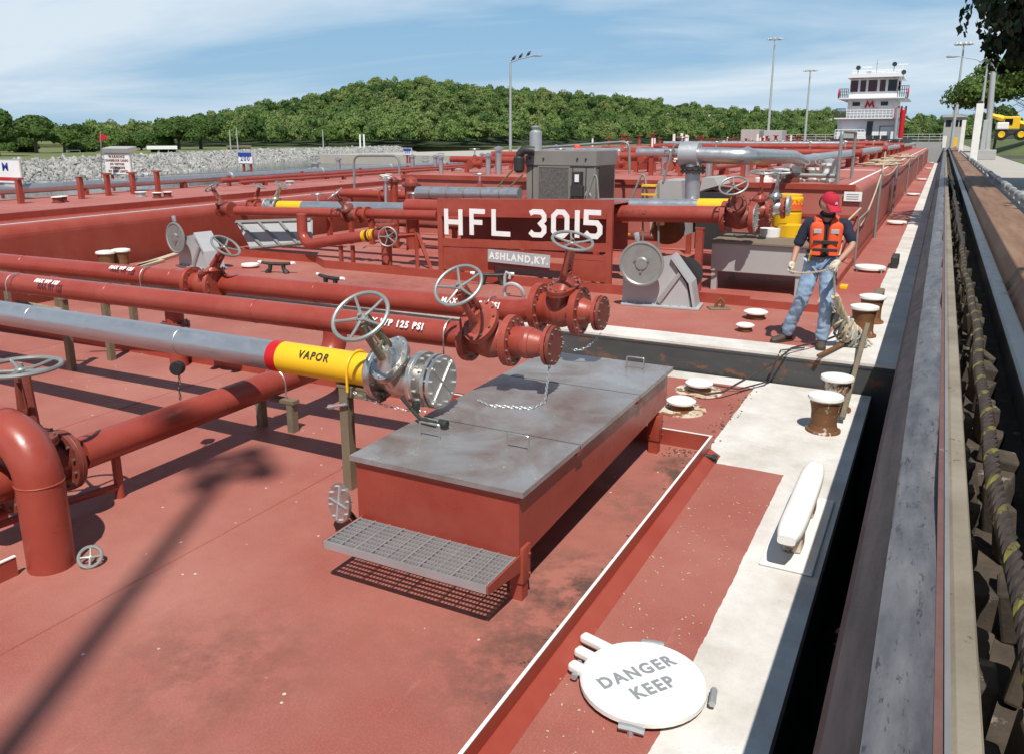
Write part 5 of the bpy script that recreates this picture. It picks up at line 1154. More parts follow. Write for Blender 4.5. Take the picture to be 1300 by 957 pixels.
# pressure pots behind left pipes
for lab,px,py0,py1,r,Yp in (('slim red upright cylinder left of the stout one',501,258,224,.085,15.2),('stout red domed cylinder left of the silver duct',523,262,224,.15,15.2)):
    a=PY(px,py0,Yp);b_=PY(px,py1,Yp); t=thing('pressure_cylinder',lab,'cylinder',(a.x,Yp,FB)); MB().lathe((a.x,Yp,FB),(0,0,1),[(0,r),(b_.z-FB-r,r),(b_.z-FB-r*.4,r*.8),(b_.z-FB,0)],18).build('vessel','red_gloss',t)
    mb=MB(); bolted_flange(mb,(a.x,Yp,b_.z-r*1.3),(0,0,1),r*1.4,.04,8,.012); mb.build('flange','oxide',t)
t=thing('gauge_valve','thin grey valve stem with small wheel by the red cylinders','valve',PY(490,250,15)); a=PY(490,258,15);b_=PY(490,225,15); MB().cyl(a,b_,.035,None,8).build('stem','galv',t); MB().torus(b_,(0,.3,1),.13,.02,18,6).build('handwheel','white',t)
for i,(px0,px1) in enumerate(((460,468),(470,478),(481,496))):
    a=PY(px0,242,17.5);b_=PY(px1,250,17.5); tag(MB().bb(a.x,b_.x,17.94,17.952,b_.z,a.z).build('notice_plate','graylite'),['left grey notice plate on the trunk face','middle grey notice plate on the trunk face','right grey notice plate on the trunk face'][i],'sign')
# ================================================================== LEFT BARGE FITTINGS
LD=1.422
def Yof(px):
    r_=ray(px,200); return (-18.5+.588)/(r_[0]/r_[1]+.07)
sl=thing('vapor_pipe','long silver pipe on red posts along the far lane barge','pipe',LW(-3.4,20,2.2),R(4))
def lbm(mb,name,mat,par,):
    o=mb.build(name,mat,par,local=True); o.matrix_parent_inverse=matof(par).inverted()@matof(lb); return o
lbm(MB().tube([(-4.0,-14,1.79),(-4.0,70,1.79)],.11,16),'pipe_run','silver',sl)
for k in range(12): lbm(MB().bb(-4.10,-3.9,-1.5+k*3.2,-1.4+k*3.2,1.553,1.68),'saddle','red',sl)
for k in range(9): lbm(MB().torus((-4.0,1+k*4.5,1.79),(0,1,0),.115,.03,16,6),'coupling','galv',sl)
posts=[(27,259),(104,253),(138,249),(170,247),(201,244)]
lbl=['leftmost red post on the far lane barge beside the logo sign','red post with a grey bar on top on the far lane barge','red post under the left edge of the warning sign','red post under the right edge of the warning sign','red post right of the warning sign']
for i,(px,py) in enumerate(posts):
    p=PZ(px,py,LD); t=thing('deck_post',lbl[i],'post',(p.x,p.y,LD)); h=.5
    MB().bb(p.x-.05,p.x+.05,p.y-.05,p.y+.05,LD+.001,LD+h).build('post','red',t); MB().bb(p.x-.12,p.x+.12,p.y-.06,p.y+.06,LD+h,LD+h+.04).build('top_plate','red' if i!=1 else 'galv',t)
for i in range(11):
    p=LW(-3.6,9.5+i*3.4,1.552); t=thing('deck_post','short red post further along the far lane barge','post',p,0,'short red posts along the far lane barge'); MB().bb(-.04,.04,-.04,.04,0,.3).build('post','red',t,local=True)
for lab,px,py in (('white capped bitt at left on the far lane deck',73,258),('white capped bitt beside it on the far lane deck',80,257),('white capped bitt left of the small valve wheel',200,252),('white capped bitt just right of it on the far lane deck',213,251)):
    p=PZ(px,py,LD); bollard(lab,p.x,p.y,LD,.10,.13,'white','oxide')
for lab,px,py in (('left yellow chock on the far lane deck edge',61,271),('right yellow chock on the far lane deck edge',75,268)):
    p=PZ(px,py,1.30); mb=MB(); mb.box(p+Vector((0,0,.06)),(.09,.16,.12),None,.015); mb.torus(p+Vector((.05,0,.06)),(1,0,0),.04,.012,12,6); tag(mb.build('yellow_chock','yellow'),lab,'chock')
def sign(label,px0,px1,py0,py1,Yp,lines,mat='lettering',foot=None,ink='oxide',cat='sign',leg=True):
    a=PY(px0,py0,Yp);b_=PY(px1,py1,Yp); t=thing('warning_sign' if cat=='sign' else cat,label,'sign',((a.x+b_.x)/2,Yp,b_.z)); cx=(a.x+b_.x)/2; w=b_.x-a.x; h=a.z-b_.z
    MB().bb(a.x,b_.x,Yp,Yp+.025,b_.z,a.z).build('board',mat,t)
    mb=MB(); mb.bb(a.x-.03,b_.x+.03,Yp+.0255,Yp+.045,b_.z-.03,a.z+.03); mb.build('frame','galv',t)
    if leg: MB().bb(a.x+.1,a.x+.16,Yp+.05,Yp+.1,LD,b_.z).build('leg','red',t); MB().bb(b_.x-.16,b_.x-.1,Yp+.05,Yp+.1,LD,b_.z).build('leg','red',t)
    mb=MB()
    for s,yy,sz,sx in lines: text_on_plane(mb,s,sz*h,(cx,Yp-.003,b_.z+yy*h),(1,0,0),(0,0,1),sx,.006)
    mb.build('lettering',ink,t); return t,a,b_
t,a,b_=sign('white warning sign lettered DANGEROUS CARGO on the far lane barge',132,166,196,222,Yof(149),[('WARNING',.87,.20,1.1),('DANGEROUS CARGO',.68,.15,1.),('NO VISITORS',.50,.15,1.),('NO SMOKING',.32,.15,1.),('NO OPEN LIGHTS',.14,.15,1.)])
MB().box(((a.x+b_.x)/2,a.y+.1,a.z+.12),(b_.x-a.x+.05,.3,.10),(.2,0,0)).build('sign_hood','boxgray',t)
t,a,b_=sign('white sign with dark M logo and red strip cut by the left edge',-12,27,204,233,Yof(7),[('M',.70,.52,1.25)],ink='cone')
MB().bb(a.x+.1,b_.x-.15,a.y-.008,a.y-.002,b_.z+.05,b_.z+.12).build('red_strip','flag',t); 
t,a,b_=sign('small white and blue sign reading 200 on the stone bank side',302,320,194,208,Yof(311),[('200',.42,.62,1.1)],ink='cone'); MB().bb(a.x,b_.x,a.y-.008,a.y-.002,a.z-.12,a.z).build('blue_strip','cone',t)
t,a,b_=sign('second smaller sign with blue top near the end of the bank',512,522,189,197,Yof(517),[('200',.4,.6,1.1)],ink='cone'); MB().bb(a.x,b_.x,a.y-.008,a.y-.002,a.z-.1,a.z).build('blue_strip','cone',t)
YF=Yof(129)
t=thing('red_flag','small red flag on a thin staff above the warning sign','flag',PY(129,196,YF)); a=PY(129,235,YF);b_=PY(128,168,YF); MB().cyl(a,b_,.015,None,6).build('staff','wheel',t)
mb=MB(); f0=PY(126,181,YF);f1=PY(126,169,YF);f2=PY(135,175,YF); mb.add([f0,f1,f2+Vector((0,.05,0)),f0+Vector((0,.02,0)),f1+Vector((0,.02,0)),f2+Vector((0,.07,0))],[(0,1,2),(5,4,3),(0,1,4,3),(1,2,5,4),(2,0,3,5)]); mb.build('cloth','flag',t)
def clutter(label,px,py,Yp,s=1,mat='galv'):
    p=PY(px,py,Yp); t=thing('deck_valve',label,'valve',p); mb=MB(); mb.lathe((p.x,p.y,p.z-.25*s),(0,0,1),[(0,.16*s),(.05,.16*s),(.06,.09*s),(.30*s,.09*s),(.32*s,.14*s),(.36*s,.14*s),(.36*s,0)],12); mb.cyl((p.x-.2*s,p.y,p.z-.1*s),(p.x+.2*s,p.y,p.z-.1*s),.06*s,None,10); mb.build('valve_body',mat,t)
    MB().torus((p.x,p.y,p.z+.22*s),(.2,-.3,1),.12*s,.015*s,16,6).build('handwheel','wheel',t); MB().cyl((p.x,p.y,p.z+.1*s),(p.x,p.y,p.z+.22*s),.015,None,6).build('stem','galv',t)
clutter('grey upright valve on the silver pipe right of the warning sign',287,232,Yof(287)); clutter('grey valve on the silver pipe below the 200 sign',318,228,Yof(318)); clutter('tall grey valve stack above the far silver pipe',400,212,Yof(400),1.4); clutter('small grey valve beside the tall stack',410,224,Yof(410),.9); clutter('little grey valve by the hoop rail',540,208,Yof(540),1.2); clutter('white topped valve at the far end of the far lane pipe',560,204,Yof(560),1.2,'white')
for i in range(10): 
    p=LW(-2.2,5+i*5.5,1.552); bollard('low white topped fitting in a row on the far lane deck',p.x,p.y,LD,.12,.12,'white','galv',group='low fittings along the far lane deck')
# third deck level beyond (rest of the tow)
t=thing('tank_barge','distant red tank barge between the hill and the raised deck','barge',(-22,60,0)); 
mb=MB(); mb.bb(-30,-16.5,64,150,-1.5,1.5); mb.build('hull','red',t); mb=MB(); mb.bb(-28.5,-18,66,148,1.5,2.1); mb.build('trunk',td,t)
mb=MB(); 
for k in range(7): mb.tube([(-28+k*1.5,64.5,1.9+.1*(k%3)),(-28+k*1.5,146,1.9+.1*(k%3))],.1,8)
o=mb.build('pipe_bundle','red',t)
rr=random.Random(4)
gvb=thing('gate_valve','small valve among the pipes of the distant barge','valve',(-20,70,2.1),0,'small valves on the distant barge'); MB().lathe((0,0,0),(0,0,1),[(0,.25),(.1,.25),(.1,.13),(.8,.13),(.85,.3),(.9,.3),(.9,0)],8).build('valve_body','red',gvb,local=True)
for i in range(34): dup(gvb,(rr.uniform(-28.5,-17.5),66+rr.random()*70,2.1),0,scale=rr.uniform(.6,1.3))
vb=thing('vent_pipe','pale vent pipe on the distant barge','vent pipe',(-19,68,2.1),0,'pale vents on the distant barge'); MB().cyl((0,0,0),(0,0,1.),.12,None,8).build('vent_tube','white',vb,local=True)
for i in range(16): dup(vb,(rr.uniform(-28.5,-17.5),66+rr.random()*60,2.1),0,scale=rr.uniform(.6,1.2))

# denser pipework on the raised deck and the far lane barge
for lab,y,x0,x1,z,r,mt in (('red cross pipe nearest the front of the raised deck at left',20.0,-12.3,-8.2,2.20,.09,'red_gloss'),('second red cross pipe near the left front of the raised deck',22.4,-12.3,-7.,2.28,.11,'red'),
  ('thin silver cross pipe above the left front of the raised deck',24.2,-12.3,-8.8,2.42,.07,'silver'),('dull red cross pipe a third of the way along',35.,-12.3,-3,2.25,.12,'oxide'),('red cross pipe half way along the raised deck',38.5,-12.3,-3,2.42,.12,'red_gloss'),('silver cross pipe half way along the raised deck',40.,-12.3,-4,2.55,.1,'silver'),('far red cross pipe before the furthest one',54.,-12.3,-3,2.5,.14,'red')):
    crosspipe(lab,y,x0,x1,z,r,mt)
bxp=thing('hatch_box','square red hatch box with white lid on the raised deck','hatch',(-10.2,21.2,TZ),0,'square hatch boxes on the raised deck')
MB().bb(-.45,.45,-.45,.45,0,.34,.02).build('hatch_box_side','red',bxp,local=True); MB().bb(-.5,.5,-.5,.5,.341,.39,.015).build('lid','white',bxp,local=True)
for x,y in ((-8.6,24.5),(-11.2,29),(-6.2,23.2),(-8.4,33),(-10.6,37),(-5.6,36),(-7.9,47),(-10.6,51),(-5.4,58)): dup(bxp,(x,y,TZ),rr.uniform(-.1,.1))
for i,(x,y) in enumerate(((-11.3,19.6),(-9.2,20.6),(-7.9,21.6),(-6.1,20.4),(-5.3,24),(-9.9,26.5),(-7.0,29),(-4.3,23.),(-11.8,33),(-8.6,28))): dup(gv,(x,y,TZ+.25),rr.uniform(0,3),scale=rr.uniform(.55,.8))
for i,(x,y) in enumerate(((-12.0,19.),(-10.4,19.3),(-8.3,19.4),(-6.6,21.6),(-5.0,20.),(-4.4,21.4),(-9.3,23.4),(-11.5,25.4),(-7.3,26.2))): dup(v0,(x,y,TZ),0,scale=rr.uniform(.8,1.3))
for lab,x,z,r,mt in (('red pipe beside the silver pipe on the far lane barge',-3.45,1.72,.07,'red_gloss'),('thin red pipe nearer the middle of the far lane barge deck',-2.75,1.68,.05,'red')):
    t=thing('deck_pipe',lab,'pipe',LW(x,20,z),R(4)); lbm(MB().tube([(x,9,z),(x,70,z)],r,12),'pipe_run',mt,t)
    for k in range(9): lbm(MB().bb(x-.06,x+.06,10+k*4,10.1+k*4,1.553,z),'saddle','red',t)

for lab,y,z,r,x0,x1,mt in (('low red service pipe between the manifold and the trunk at left',15.4,1.05,.08,-13.3,-8.3,'red_gloss'),('second service pipe higher behind the left manifold',16.2,1.45,.10,-13.3,-8.0,'red'),('thin grey service pipe against the trunk front at left',17.2,1.30,.05,-12.4,-3.,'galv'),('dull red service pipe near the deck before the trunk',16.8,.72,.09,-12.8,-5.,'oxide')):
    t=thing('service_pipe',lab,'pipe',(x0,y,z)); MB().tube([(x0,y,z),(x1,y,z)],r,14).build('pipe_run',mt,t)
    for k in range(4): x=x0+(x1-x0)*(k+.3)/4; MB().bb(x-.05,x+.05,y-.05,y+.05,FB,z-r*.8).build('leg','red',t)
for i,(x,y,h) in enumerate(((-12.9,15.0,1.0),(-11.6,15.9,1.35),(-10.2,15.0,1.1),(-9.1,16.0,1.5),(-8.5,15.1,.95))):
    o=dup(gv,(x,y,h+.1),i*1.1,scale=.8,label='small red gate valve standing among the pipes before the trunk',group='gate valves before the trunk')
# ================================================================== TOW BOAT
TB=thing('towboat','white three deck towboat with maroon M emblem and dark wheelhouse windows','boat',(-8,112,-1.2))
def TX(px): return PY(px,150,110).x
def TZ_(py): return PY(1104,py,110).z
def tb(x0,x1,y0,y1,z0,z1,name,mat,par=TB): return MB().bb(x0,x1,y0,y1,z0,z1).build(name,mat,par)
tb(TX(1058),TX(1150),108,140,-1.5,TZ_(177),'hull','boatblack')
tb(TX(1064),TX(1140),110,128,TZ_(177),TZ_(151.5),'lower_house','boatwhite')
tb(TX(1060),TX(1147),109.2,130,TZ_(151.5),TZ_(150),'middle_deck','boatwhite')
tb(TX(1074),TX(1134),110.6,124,TZ_(150),TZ_(126),'middle_house','boatwhite')
tb(TX(1063),TX(1150),109.2,122,TZ_(126),TZ_(124.5),'upper_deck','boatwhite')
W=tb(TX(1075),TX(1136),110.4,117,TZ_(124.5),TZ_(99.5),'wheelhouse','boatwhite')
for a,b_ in ((1076,1085),(1088,1095),(1098,1109),(1112.5,1119.5),(1123,1134)):
    w=tb(TX(a),TX(b_),110.34,110.395,TZ_(116.5),TZ_(102),'window','glassred' if a<1120 else 'glass',W)
tb(TX(1134.5),TX(1136),110.6,115,TZ_(115),TZ_(102.5),'window','glass',W)
mb=MB(); mb.prism([(TX(1071.5),TZ_(99)),(TX(1074.5),TZ_(94)),(TX(1137.5),TZ_(94)),(TX(1141.5),TZ_(99))],'y',109.4,118.5); mb.build('roof','boatwhite',TB)
for a,b_ in ((1080,1089.5),(1116,1125)): tb(TX(a),TX(b_),110.54,110.597,TZ_(134.5),TZ_(129.5),'window','glass')
mb=MB(); cx=TX(1102); zc=TZ_(133.5); 
strokes(mb,[(-.42,-.28),(-.24,.28),(0,-.12),(.24,.28),(.42,-.28)],.17,(cx,110.53,zc),(1,0,0),(0,0,1),(1.15,1.15),.04,(0,-1,0)); mb.build('emblem','flag',TB)
mb=MB(); mb.tube([(cx+1.0*math.cos(R(a)),110.4,zc+.1+.75*math.sin(R(a))) for a in range(200,341,10)],.03,6); mb.build('emblem_hoop','galv',TB)
tb(TX(1101.5),TX(1109),109.94,109.995,TZ_(173),TZ_(154.5),'door','glass')
mb=MB(); mb.bb(TX(1118),TX(1118.8),109.93,109.995,TZ_(172),TZ_(161)); mb.bb(TX(1137),TX(1137.8),109.93,109.995,TZ_(172),TZ_(161)); mb.bb(TX(1118),TX(1137.8),109.93,109.995,TZ_(161),TZ_(160.3)); mb.build('door_frame','boatblack',TB)
tb(TX(1070),TX(1090),108.9,109.9,TZ_(176),TZ_(166),'deck_locker','boxgray'); tb(TX(1071),TX(1074.5),108.8,108.89,TZ_(174),TZ_(168),'notice','white')
def trail(x0,x1,y,z,h,mat,n=6,par=TB,name='guard_rail'):
    mb=MB()
    for k in range(3): mb.tube([(x0,y,z+h*(k+1)/3),(x1,y,z+h*(k+1)/3)],.035,5)
    for k in range(n): x=x0+(x1-x0)*k/(n-1); mb.cyl((x,y,z),(x,y,z+h),.04,None,5)
    mb.build(name,mat,par)
trail(TX(1063),TX(1074.5),109.3,TZ_(124.5),1.05,'boatblack'); trail(TX(1136.5),TX(1150),109.3,TZ_(124.5),1.25,'boatblack'); trail(TX(1061),TX(1073),109.3,TZ_(150),1.1,'boatblack',9); trail(TX(1075),TX(1134),109.3,TZ_(150),.9,'boatwhite',14)
trail(TX(1136),TX(1147),109.3,TZ_(150),1.1,'flag',6); trail(TX(1074),TX(1136),112,TZ_(94),.5,'boatwhite',9); trail(TX(1063),TX(1100),109,TZ_(177),1.1,'boatwhite',9)
mb=MB(); 
for px in (1063.3,1149.7): mb.torus((TX(px),109.2,TZ_(119.5)),(1,0,0),.42,.09,16,6)
mb.build('life_ring','flag',TB)
for px,py in ((1083,86),(1128,83),(1140.5,93.5)):
    p=Vector((TX(px),110.5,TZ_(py))); mb=MB(); mb.lathe(p,(.1,-1,0),[(0,0),(0,.18),(.25,.26),(.35,.27),(.30,.22),(.30,0)],14); mb.cyl(p-Vector((0,0,.75)),p,.04,None,6); mb.build('searchlight','boatblack',TB)
for px,py,w in ((1093,84,1.1),(1138,82,1.2)): 
    mb=MB(); p=Vector((TX(px),112,TZ_(py))); mb.box(p,(w,.15,.13)); mb.cyl(p-Vector((0,0,1.)),p,.07,None,6); mb.build('radar_bar','boatwhite',TB)
mb=MB(); mb.cyl((TX(1105),112,TZ_(94)),(TX(1105),112,TZ_(74)),.05,.02,6); mb.tube([(TX(1103),112,TZ_(80)),(TX(1107),112,TZ_(80))],.03,5); mb.build('mast','wheel',TB)
tb(TX(1094),TX(1099),111,111.6,TZ_(94),TZ_(90),'horn_box','boxgray')
mb=MB(); mb.cyl((TX(1146.5),109,TZ_(176)),(TX(1146.5),109,TZ_(141)),.28,None,12); mb.build('red_stack','flag',TB)
mb=MB(); mb.cyl((TX(1139.5),108.6,TZ_(178)),(TX(1139.5),108.6,TZ_(139)),.19,None,10); mb.build('jackstaff','galv',TB)
for px in (1140,1143.5,1149): MB().bb(TX(px)-.1,TX(px)+.1,109.6,109.9,TZ_(146),TZ_(136)).build('deck_fitting','boatblack',TB)
for px in (1108,1117,1127): MB().bb(TX(px)-.35,TX(px)+.35,107.6,108.3,TZ_(180),TZ_(172.5)).build('towing_knee','boatblack',TB)
t=thing('lock_gate','grey lock gate walkway with railings closing the chamber','gate',(-14,150,0)); mb=MB(); mb.bb(-29,1.,150,151.5,-1.4,2.3); mb.build('gate_leaf','boxgray',t); 
mb=MB()
for k in range(3): mb.tube([(-29,150,2.7+k*.4),(1,150,2.7+k*.4)],.04,5)
for k in range(20): mb.cyl((-29+k*1.57,150,2.3),(-29+k*1.57,150,3.5),.05,None,5)
mb.build('gate_railing','pole',t)
# ================================================================== LAMPS, POSTS, HUT, CRANE
def mast(label,x,y,z,h,r=.3,heads=6,R0=1.1):
    t=thing('light_mast',label,'light mast',(x,y,z)); MB().cyl((x,y,z),(x,y,z+h),r,r*.45,14).build('mast_pole','pole',t)
    MB().torus((x,y,z+h),(0,0,1),R0*.8,.07,20,6).build('lamp_ring','pole',t)
    for k in range(heads):
        a=2*pi*k/heads+.2; c=Vector((x+math.cos(a)*R0,y+math.sin(a)*R0,z+h-.1)); hr=.42*min(1,R0); mb=MB(); mb.lathe(c,(0,0,-1),[(-.35,0),(-.3,hr*.4),(0,hr),(.05,hr),(.05,0)],12); mb.tube([(x,y,z+h),tuple(c+Vector((0,0,.25)))],.05,5); mb.build('lamp_head','pole',t)
    return t
for lab,px,py,Yp in (('tallest light mast left of the towboat',984,50,215),('shorter light mast between the tall one and the towboat',1029,90,235)):
    a=PY(px,py,Yp); mast(lab,a.x,Yp,.5,a.z-.5,.36,8,1.5)
a=PY(1222,56,135); mast('distant light mast behind the airy tree on the right bank',a.x+.2,135,1.5,a.z-1.5,.25,8,.9)
mast('tall light mast behind the camera whose shadow crosses the deck',1.7,-7.7,1.5,21.5,.15,4,.34)
def lamp(label,foot,h,arm,az,r=.09,headlen=.7,lean=(0,0)):
    f=Vector(foot); t=thing('street_lamp',label,'street lamp',f); top=f+Vector((lean[0],lean[1],h)); MB().tube([f,top],r,10,rs=[r*1.2,r*.6]).build('lamp_pole','pole',t)
    d=Vector((math.cos(az),math.sin(az),0)); MB().tube([top,top+d*arm*.4+Vector((0,0,.25)),top+d*arm+Vector((0,0,.45))],r*.35,7).build('lamp_arm','pole',t)
    mb=MB(); q=top+d*arm+Vector((0,0,.45)); mb.loft([[q+d*u*headlen+Vector((-d.y,d.x,0))*math.cos(v)*w+Vector((0,0,1))*math.sin(v)*w*.4 for v in [2*pi*k/10 for k in range(10)]] for u,w in ((-.1,.05),(.2,.14),(.8,.16),(1,.06))]); mb.build('lamp_head','galv',t); return t,top,q
a=PY(648,80,60); f_=PY(648,196,60); t,top_,q=lamp('curved street lamp with three birds on its arm',(f_.x,60,.2),a.z-.2,1.9,R(8),.12,.75)
for k,s in enumerate((.15,.45,.8)):
    p=top_.lerp(q,s)+Vector((0,0,.1)); b=MB(); b.sphere(p+Vector((0,0,.16)),.12,10,(1.5,.8,.9),(0,-.7,0)); b.sphere(p+Vector((.12,0,.31)),.06,8); b.tube([p+Vector((.16,0,.31)),p+Vector((.25,0,.31))],.02,5,rs=[.02,.004]); b.tube([p+Vector((-.1,0,.08)),p+Vector((-.26,0,-.06))],.05,5,rs=[.05,.02]); b.tube([p,p+Vector((0,0,.1))],.012,4)
    tag(b.build('bird','boatblack'),['dark bird perched nearest the lamp pole','dark bird perched in the middle of the lamp arm','dark bird perched near the lamp head'][k],'bird')
t,top_,q=lamp('slim lamp with long arm above the white square post',(1.62,54.05,4.68),2.1,1.5,R(185),.07,.6)
t=thing('square_post','white square post with dark rubbing marks beside the pipe railing','post',(1.52,54,1.5))
mb=MB(); mb.bb(1.34,1.72,53.8,54.2,1.5,4.67,.02); mb.build('post_body','white',t); mb=MB(); mb.bb(1.40,1.66,53.9,54.1,4.672,4.8); mb.build('post_top','castblack',t)
p=PZ(1220,187,1.5); 
p=PY(1220,187,92); t=thing('square_post','smaller white post further along the lock wall','post',(p.x,92,1.5)); MB().bb(p.x-.18,p.x+.18,91.8,92.2,1.5,PY(1220,153,92).z,.02).build('post_body','white',t)
p=PY(1254,184,60); t=thing('thick_pole','thick leaning grey pole right of the white square post','pole',(p.x,60,1.5)); a=PY(1263,70,60); MB().tube([(p.x,60,1.5),(a.x,60,a.z)],.2,14,rs=[.2,.15]).build('pole_shaft','pole',t)
MB().bb(p.x-.5,p.x+.5,59.5,60.5,1.5,2.1,.03).build('pole_base','boxgray',t); MB().bb(p.x-.4,p.x-.15,59.7,60.,2.1,3.9,.02).build('equipment_box','graylite',t)
for px,h,lab in ((1206,119,'thin lamp post behind the control hut at left'),(1212,126,'second thin lamp post behind the control hut')):
    p=PY(px,178,160); a=PY(px,h,160); lamp(lab,(p.x,160,1.5),a.z-1.5,1.,R(180),.12,.6)
hut=thing('control_hut','small grey lock control hut with dark windows at the end of the wall','hut',(1,140,1.5)); a=PY(1200,146,140);b_=PY(1222,178,140)
W=MB().bb(a.x,b_.x,140,144,1.5,a.z-.4).build('wall','boxgray',hut); MB().bb(a.x-.3,b_.x+.3,139.6,144.4,a.z-.398,a.z).build('roof','graylite',hut)
for k in range(3): MB().bb(a.x+.25+k*.9,a.x+.95+k*.9,139.94,139.995,a.z-1.7,a.z-.8).build('window','glass',W)
MB().bb(a.x+.1,a.x+.6,139.0,139.4,1.5,3.2).build('cabinet','white',hut); MB().bb(b_.x-1.2,b_.x-.7,139.0,139.4,1.5,3.0).build('bin','yellow',hut)
# yellow crane truck
cr=thing('crane_truck','yellow telescopic crane on dark wheels parked on the lawn','crane',(9,90,2.6)); K=1.08
def CP(px,py,Y=85): return PY(px,py,Y)
a=CP(1268,172);b_=CP(1330,158)
MB().bb(a.x,b_.x,84,86.6,3.1,3.6,.05).build('chassis','boatblack',cr)
mb=MB(); p0=CP(1266,149,84.5);p1=CP(1320,164,84.5); mb.tube([p0,p1],.24,4); mb.build('boom','yellow',cr)
MB().tube([CP(1258,147,84.5),p0],.2,4).build('boom_tip','yellow',cr)
p=CP(1284,163,84); MB().box((p.x,84.8,4.1),(1.2,1.5,1.1),None,.08).build('cab','yellow',cr); MB().box((p.x-.25,84.02,4.2),(.6,.05,.5),None,.01).build('cab_window','glass',cr)
p=CP(1272,166,84); MB().box((p.x,84.6,3.85),(.9,2.,.6),None,.08).build('carrier_cab','white',cr)
for k,px in enumerate((1271,1296,1310,1334)):
    p=CP(px,174,83.6); w=MB(); w.lathe((p.x,83.7,3.12),(0,1,0),[(0,.25),(0,.46),(.1,.5),(.4,.5),(.45,.46),(.45,0)],20); w=w.build('wheel','black',cr); MB().lathe((p.x,83.69,3.12),(0,-1,0),[(0,.28),(.05,.25),(.03,.1),(.03,0)],14).build('rim','yellow',w)
t=thing('wire_fence','low grey mesh fence in front of the crane','fence',(8,81.5,2.4)); mb=MB()
for k in range(9): mb.cyl((7.1+k*1.5,81.5,2.35),(7.1+k*1.5,81.5,3.4),.03,None,5)
for k in range(3): mb.tube([(7,81.5,2.6+k*.35),(19.2,81.5,2.6+k*.35)],.015,4)
mb.build('fence_rail','galv',t)
# far bank buildings and bits
t=thing('open_shed','long open shed with white flat roof before the trees','shed',bank(206,150)[:2]+(.6,)); x,y,_=bank(206,150); 
def dirbox(name,mat,par,px0,px1,py0,py1,D,th):
    d0=Vector(bank(px0,D)); d1=Vector(bank(px1,D)); n=(d1-d0).normalized(); nn=Vector((-n.y,n.x,0)); L=(Vector((d0.x,d0.y,0))).length
    def zz(px,py): r_=ray(px,py); return H+r_[2]/math.hypot(r_[0],r_[1])*D
    z1=zz((px0+px1)/2,py0); z0=zz((px0+px1)/2,py1); mb=MB(); P=[d0,d1,d1+nn*th,d0+nn*th]; mb.add([Vector((p.x,p.y,z0)) for p in P]+[Vector((p.x,p.y,z1)) for p in P],[(0,1,2,3),(4,5,6,7),(0,1,5,4),(1,2,6,5),(2,3,7,6),(3,0,4,7)]); return mb.build(name,mat,par)
dirbox('roof','lettering',t,185,224,186,190,150,6); dirbox('wall','leafdark',t,190,222,190.1,194,154,.5)
for px in (187,200,212,222): dirbox('post','wheel',t,px,px+.8,190.1,195,150,.3)
t=thing('small_building','low cream brick building on the far bank','building',bank(302,190)[:2]+(.6,)); dirbox('wall','cream',t,288,317,188,192.5,190,6); dirbox('roof','tan',t,286.5,318.5,185.5,187.9,189,8); dirbox('door','boatblack',t,300,302,188.5,192.4,189.8,.1)
t=thing('parked_car','small white car parked on the far bank road','car',bank(334,190)[:2]+(.6,)); dirbox('car_body','boatwhite',t,328,342,189.2,191.4,188,2); dirbox('cabin','glass',t,331,338,187.8,189.1,188.3,1.5)
for k in (330.5,339): dirbox('wheel','black',t,k-1,k+1,190.8,192.2,187.9,.2)
for lab,px,top_,bt in (('thin utility pole left above the cream building',292,165,190),('second utility pole above the cream building',301,163,190),('thin pole standing before the hill',410,165,190)):
    D=186; r_=ray(px,top_); z=H+r_[2]/math.hypot(r_[0],r_[1])*D; x,y,_=bank(px,D); t=thing('utility_pole',lab,'pole',(x,y,.5)); MB().cyl((x,y,.5),(x,y,z),.16,.1,7).build('pole_shaft','pole',t)
t=thing('pylon_pair','pair of short white posts on the end of the stone bank','posts',bank(459,200)[:2]+(.6,)); 
for px in (457,462): dirbox('white_post','lettering',t,px-1,px+1,171,188,200,.5)
t=thing('swing_frame','grey swing frame on the far lawn at left','frame',bank(90,140)[:2]+(.6,)); dirbox('top_bar','wheel',t,82,100,191,191.6,140,.1); dirbox('leg','wheel',t,82,82.7,191.7,199,140,.1); dirbox('leg','wheel',t,99.3,100,191.7,199,140,.1)
for k,(px,py0,py1,lab,mat) in enumerate(((951,165,183,'white tank house beyond the raised deck','boxgray'),(980,163,182,'pale shed with rounded roof beyond the barges','graylite'))):
    t=thing('deck_house',lab,'shed',(PY(px,180,130).x,130,0)); a=PY(px-10,py0+ (0 if k==0 else 3),130);b_=PY(px+12,py1,130); MB().bb(a.x,b_.x,130,134,b_.z-1,a.z,.05).build('wall',mat,t)
# ================================================================== WORKER
WY=10.0
pn=thing('person','worker in red cap, orange life vest and jeans holding a mooring rope','person',(PZ(1012,433,FB).x,10.05,FB))
def J(px,py,dy=0.): return PY(px,py,WY+dy)
zf=FB+.075
hipc=J(1042,328,.05); hL=J(1033,333,.05); hR=J(1052,334,.03); kL=J(1019,378,-.06); kR=J(1050,383,-.08); aL=J(998,419,.12); aR=J(1044,427,.02)
chest=J(1048,296,.03); neck=J(1051,272,.0); sL=J(1026,285,.05); sR=J(1074,284,-.02); eL=J(1012,314,.0); eR=J(1083,312,-.12); wL=J(1006,335,-.12); wR=J(1064,333,-.34); headc=J(1052.5,255,-.07)
aL.z=max(aL.z,FB+.11); aR.z=max(aR.z,FB+.11)
